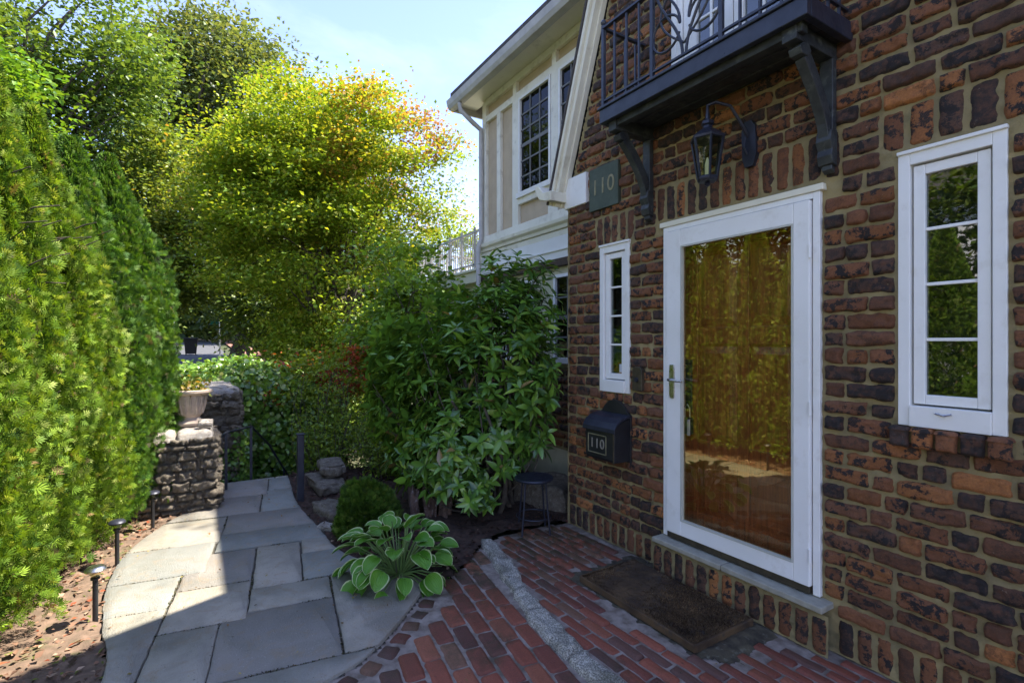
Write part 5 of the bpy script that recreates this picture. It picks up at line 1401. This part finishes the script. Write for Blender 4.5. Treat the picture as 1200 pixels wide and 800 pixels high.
zb_ = float(terr(-36, -2.95)); s = MB(); s.add([(-36.28, -3.23, zb_+.08), (-35.72, -3.23, zb_+.08), (-35.72, -2.67, zb_+.08), (-36.28, -2.67, zb_+.08), (-36.36, -3.3, zb_+.95), (-35.64, -3.3, zb_+.95), (-35.64, -2.6, zb_+.95), (-36.36, -2.6, zb_+.95)], [(0, 1, 2, 3), (4, 5, 6, 7), (0, 1, 5, 4), (1, 2, 6, 5), (2, 3, 7, 6), (3, 0, 4, 7)]); s.build('body', M['plastic_black'], bn, .02)
s = MB(); s.box(-36.4, -35.6, -3.34, -2.56, zb_+.95, zb_+1.03); s.build('lid', M['plastic_black'], bn, .02)
for y in (-3.2, -2.7): s = MB(); s.tube([(-36.3, y-.03, zb_+.12), (-36.3, y+.03, zb_+.12)], .12, 14); s.build('wheel', M['plastic_black'], bn)

tree('deciduous_tree', 'unseen tree added over the roof behind the house to dapple the path', 'tree', (-7.5, 7.2, -.2), (-6.0, 3.8, 9.9), (2.2, 1.3, 1.3), 60, 80, .13, [(.10, .17, .02), (.15, .20, .03)], [1, 1], clump=.8, flat=.5, tr=.2, limbs=30, tpl=T_RHOMB, group='trees behind the garden', carve=1.2)  # added out of view so its crown throws dappled shade on the far path
# trees on the side the windows look at (seen in their reflections)
tree('deciduous_tree', 'garden tree behind the viewer reflected in the storm door', 'tree', (-6.2, -7.4, .2), (-6.2, -7.2, 4.2), (1.9, 1.7, 2.6), 130, 110, .12, [(.12, .18, .02), (.17, .22, .025), (.08, .13, .02)], [1, 1, 1], clump=.8, flat=.5, tr=.13, limbs=30, tpl=T_RHOMB, group='trees mirrored in the glass')
tree('deciduous_tree', 'garden tree behind the viewer reflected in the right window', 'tree', (-2.6, -10.5, .3), (-2.6, -10.5, 4.2), (2.3, 1.8, 2.3), 120, 110, .14, [(.10, .17, .02), (.15, .20, .03), (.07, .12, .02)], [1, 1, 1], clump=.9, flat=.5, tr=.15, limbs=30, tpl=T_RHOMB, group='trees mirrored in the glass')

nb = empty('neighbour_house', (0, -17, .4), 'white clapboard neighbouring house across the lawn, mirrored in the window glass', 'house')
q = MB(); q.box(-9, 6, -24, -17, .2, 6.0); q.build('wall', M['white'], nb)
q = MB(); q.prism([(-24.5, 5.9), (-20.5, 9.2), (-16.5, 5.9), (-16.5, 6.05), (-20.5, 9.4), (-24.5, 6.05)], 'x', -9.4, 6.4); q.build('roof', M['roof'], nb)
for zz in (1.3, 4.0):
    for xx in (-7.6, -5.0, -1.9, .8, 3.6):
        q = MB(); q.box(xx, xx+1.1, -17.0, -16.95, zz, zz+1.5); wq = q.build('window', M['timber_black'], nb)
n = 14000
Pf = np.stack([RNG.uniform(-2.555, -1.685, n), RNG.uniform(-.595, -.135, n), np.full(n, .038)], -1)
cf = palette(n, [(.10, .06, .028), (.16, .10, .05), (.05, .03, .018), (.22, .16, .09)], [3, 2, 3, .5])*np.clip(1+.7*fbm(Pf, 9, 3), .3, 1.8)[:, None]
leaf_mesh('fibres', Pf, unit(rdir(n)*.6+Z_*.9), rdir(n), RNG.uniform(.008, .018, n), .0025, cf, T_RHOMB, M['chip'], mt)
# moss and grit caught in the path joints and terrace edges
def joint_moss():
    c = []
    for (a0, a1, b0, b1) in slabs:
        if a1-a0 < .05 or b1-b0 < .05: continue
        for (p, q) in (((a0, b0), (a1, b0)), ((a0, b0), (a0, b1)), ((a1, b0), (a1, b1)), ((a0, b1), (a1, b1))):
            m = int(240*math.hypot(q[0]-p[0], q[1]-p[1])); t = RNG.random(m)
            c.append(np.stack([p[0]+(q[0]-p[0])*t, p[1]+(q[1]-p[1])*t], -1)+RNG.normal(size=(m, 2))*.004)
    c = np.concatenate(c); c = np.array([to_w(p) for p in c]); c = c[inpoly(c, path_poly)]
    P = np.column_stack([c, np.full(len(c), .008)]); P = P[fbm(P, 3.0, 12, 3) > .05]; n = len(P); l_ = RNG.uniform(.004, .013, n)
    return leaf_mesh('joint_moss', P, unit(rdir(n)+Z_*.6), rdir(n), l_, l_*.7, palette(n, [(.07, .08, .03), (.12, .09, .05), (.05, .04, .03), (.2, .18, .14)], [2, 2, 2, 1]), T_RHOMB, M['chip'])
tag(joint_moss(), 'moss, grit and crumbs lodged in the joints between flagstones', 'moss', kind='stuff')
# ================================================================== LIGHT, SKY, CAMERA
SUN = Vector((.12, .573, 1)).normalized()
el = math.asin(SUN.z); az = math.atan2(SUN.x, SUN.y)
sd = bpy.data.lights.new('sun', 'SUN'); sd.energy = 4.0; sd.angle = R(.53); sd.color = (1, .94, .82)
so = bpy.data.objects.new('sun', sd); COL.objects.link(so); so.rotation_euler = SUN.to_track_quat('Z', 'Y').to_euler(); so.location = (0, 10, 20)
w = bpy.data.worlds.new('World'); scene.world = w; w.use_nodes = True
nt = w.node_tree; nt.nodes.clear()
sky = nd(nt, 'ShaderNodeTexSky'); sky.sky_type = 'NISHITA'; sky.sun_disc = False; sky.sun_elevation = el; sky.sun_rotation = az
sky.air_density = 1.0; sky.dust_density = .25; sky.ozone_density = 1.6; sky.altitude = 400
tcw = nd(nt, 'ShaderNodeTexCoord').outputs['Generated']
mpw = nd(nt, 'ShaderNodeMapping', {'Vector': tcw, 'Scale': (1.0, 1.0, 3.2), 'Rotation': (0, .2, .5)}).outputs[0]
cl = ramp(nt, noise(nt, 2.1, 7, .6, mpw, .6), .50, .85)
cl2 = nd(nt, 'ShaderNodeMath', {0: cl, 1: .16}, operation='MULTIPLY').outputs[0]
skc = mixc(nt, 1.0, mixc(nt, cl2, sky.outputs[0], (5.6, 6.6, 8.2)), (.99, .86, .95), 'MULTIPLY')
bgd = nd(nt, 'ShaderNodeBackground', {'Color': skc, 'Strength': .13})
o_ = nt.nodes.new('ShaderNodeOutputWorld'); nt.links.new(bgd.outputs[0], o_.inputs[0])
cd = bpy.data.cameras.new('camera'); cam = bpy.data.objects.new('camera', cd); COL.objects.link(cam); scene.camera = cam
cam.location = tuple(CAM); fw = Vector((-math.cos(HW), math.sin(HW), 0)); cam.rotation_euler = fw.to_track_quat('-Z', 'Y').to_euler()
cd.sensor_width = 36; cd.lens = 18.0; cd.clip_start = .05; cd.clip_end = 2000
vs_ = scene.view_settings; vs_.view_transform = 'Standard'; vs_.look = 'None'; vs_.exposure = 2.0; vs_.gamma = 1; vs_.use_curve_mapping = False
scene.cycles.max_bounces = 8; scene.cycles.transparent_max_bounces = 12; scene.cycles.diffuse_bounces = 6
scene.cycles.use_denoising = True
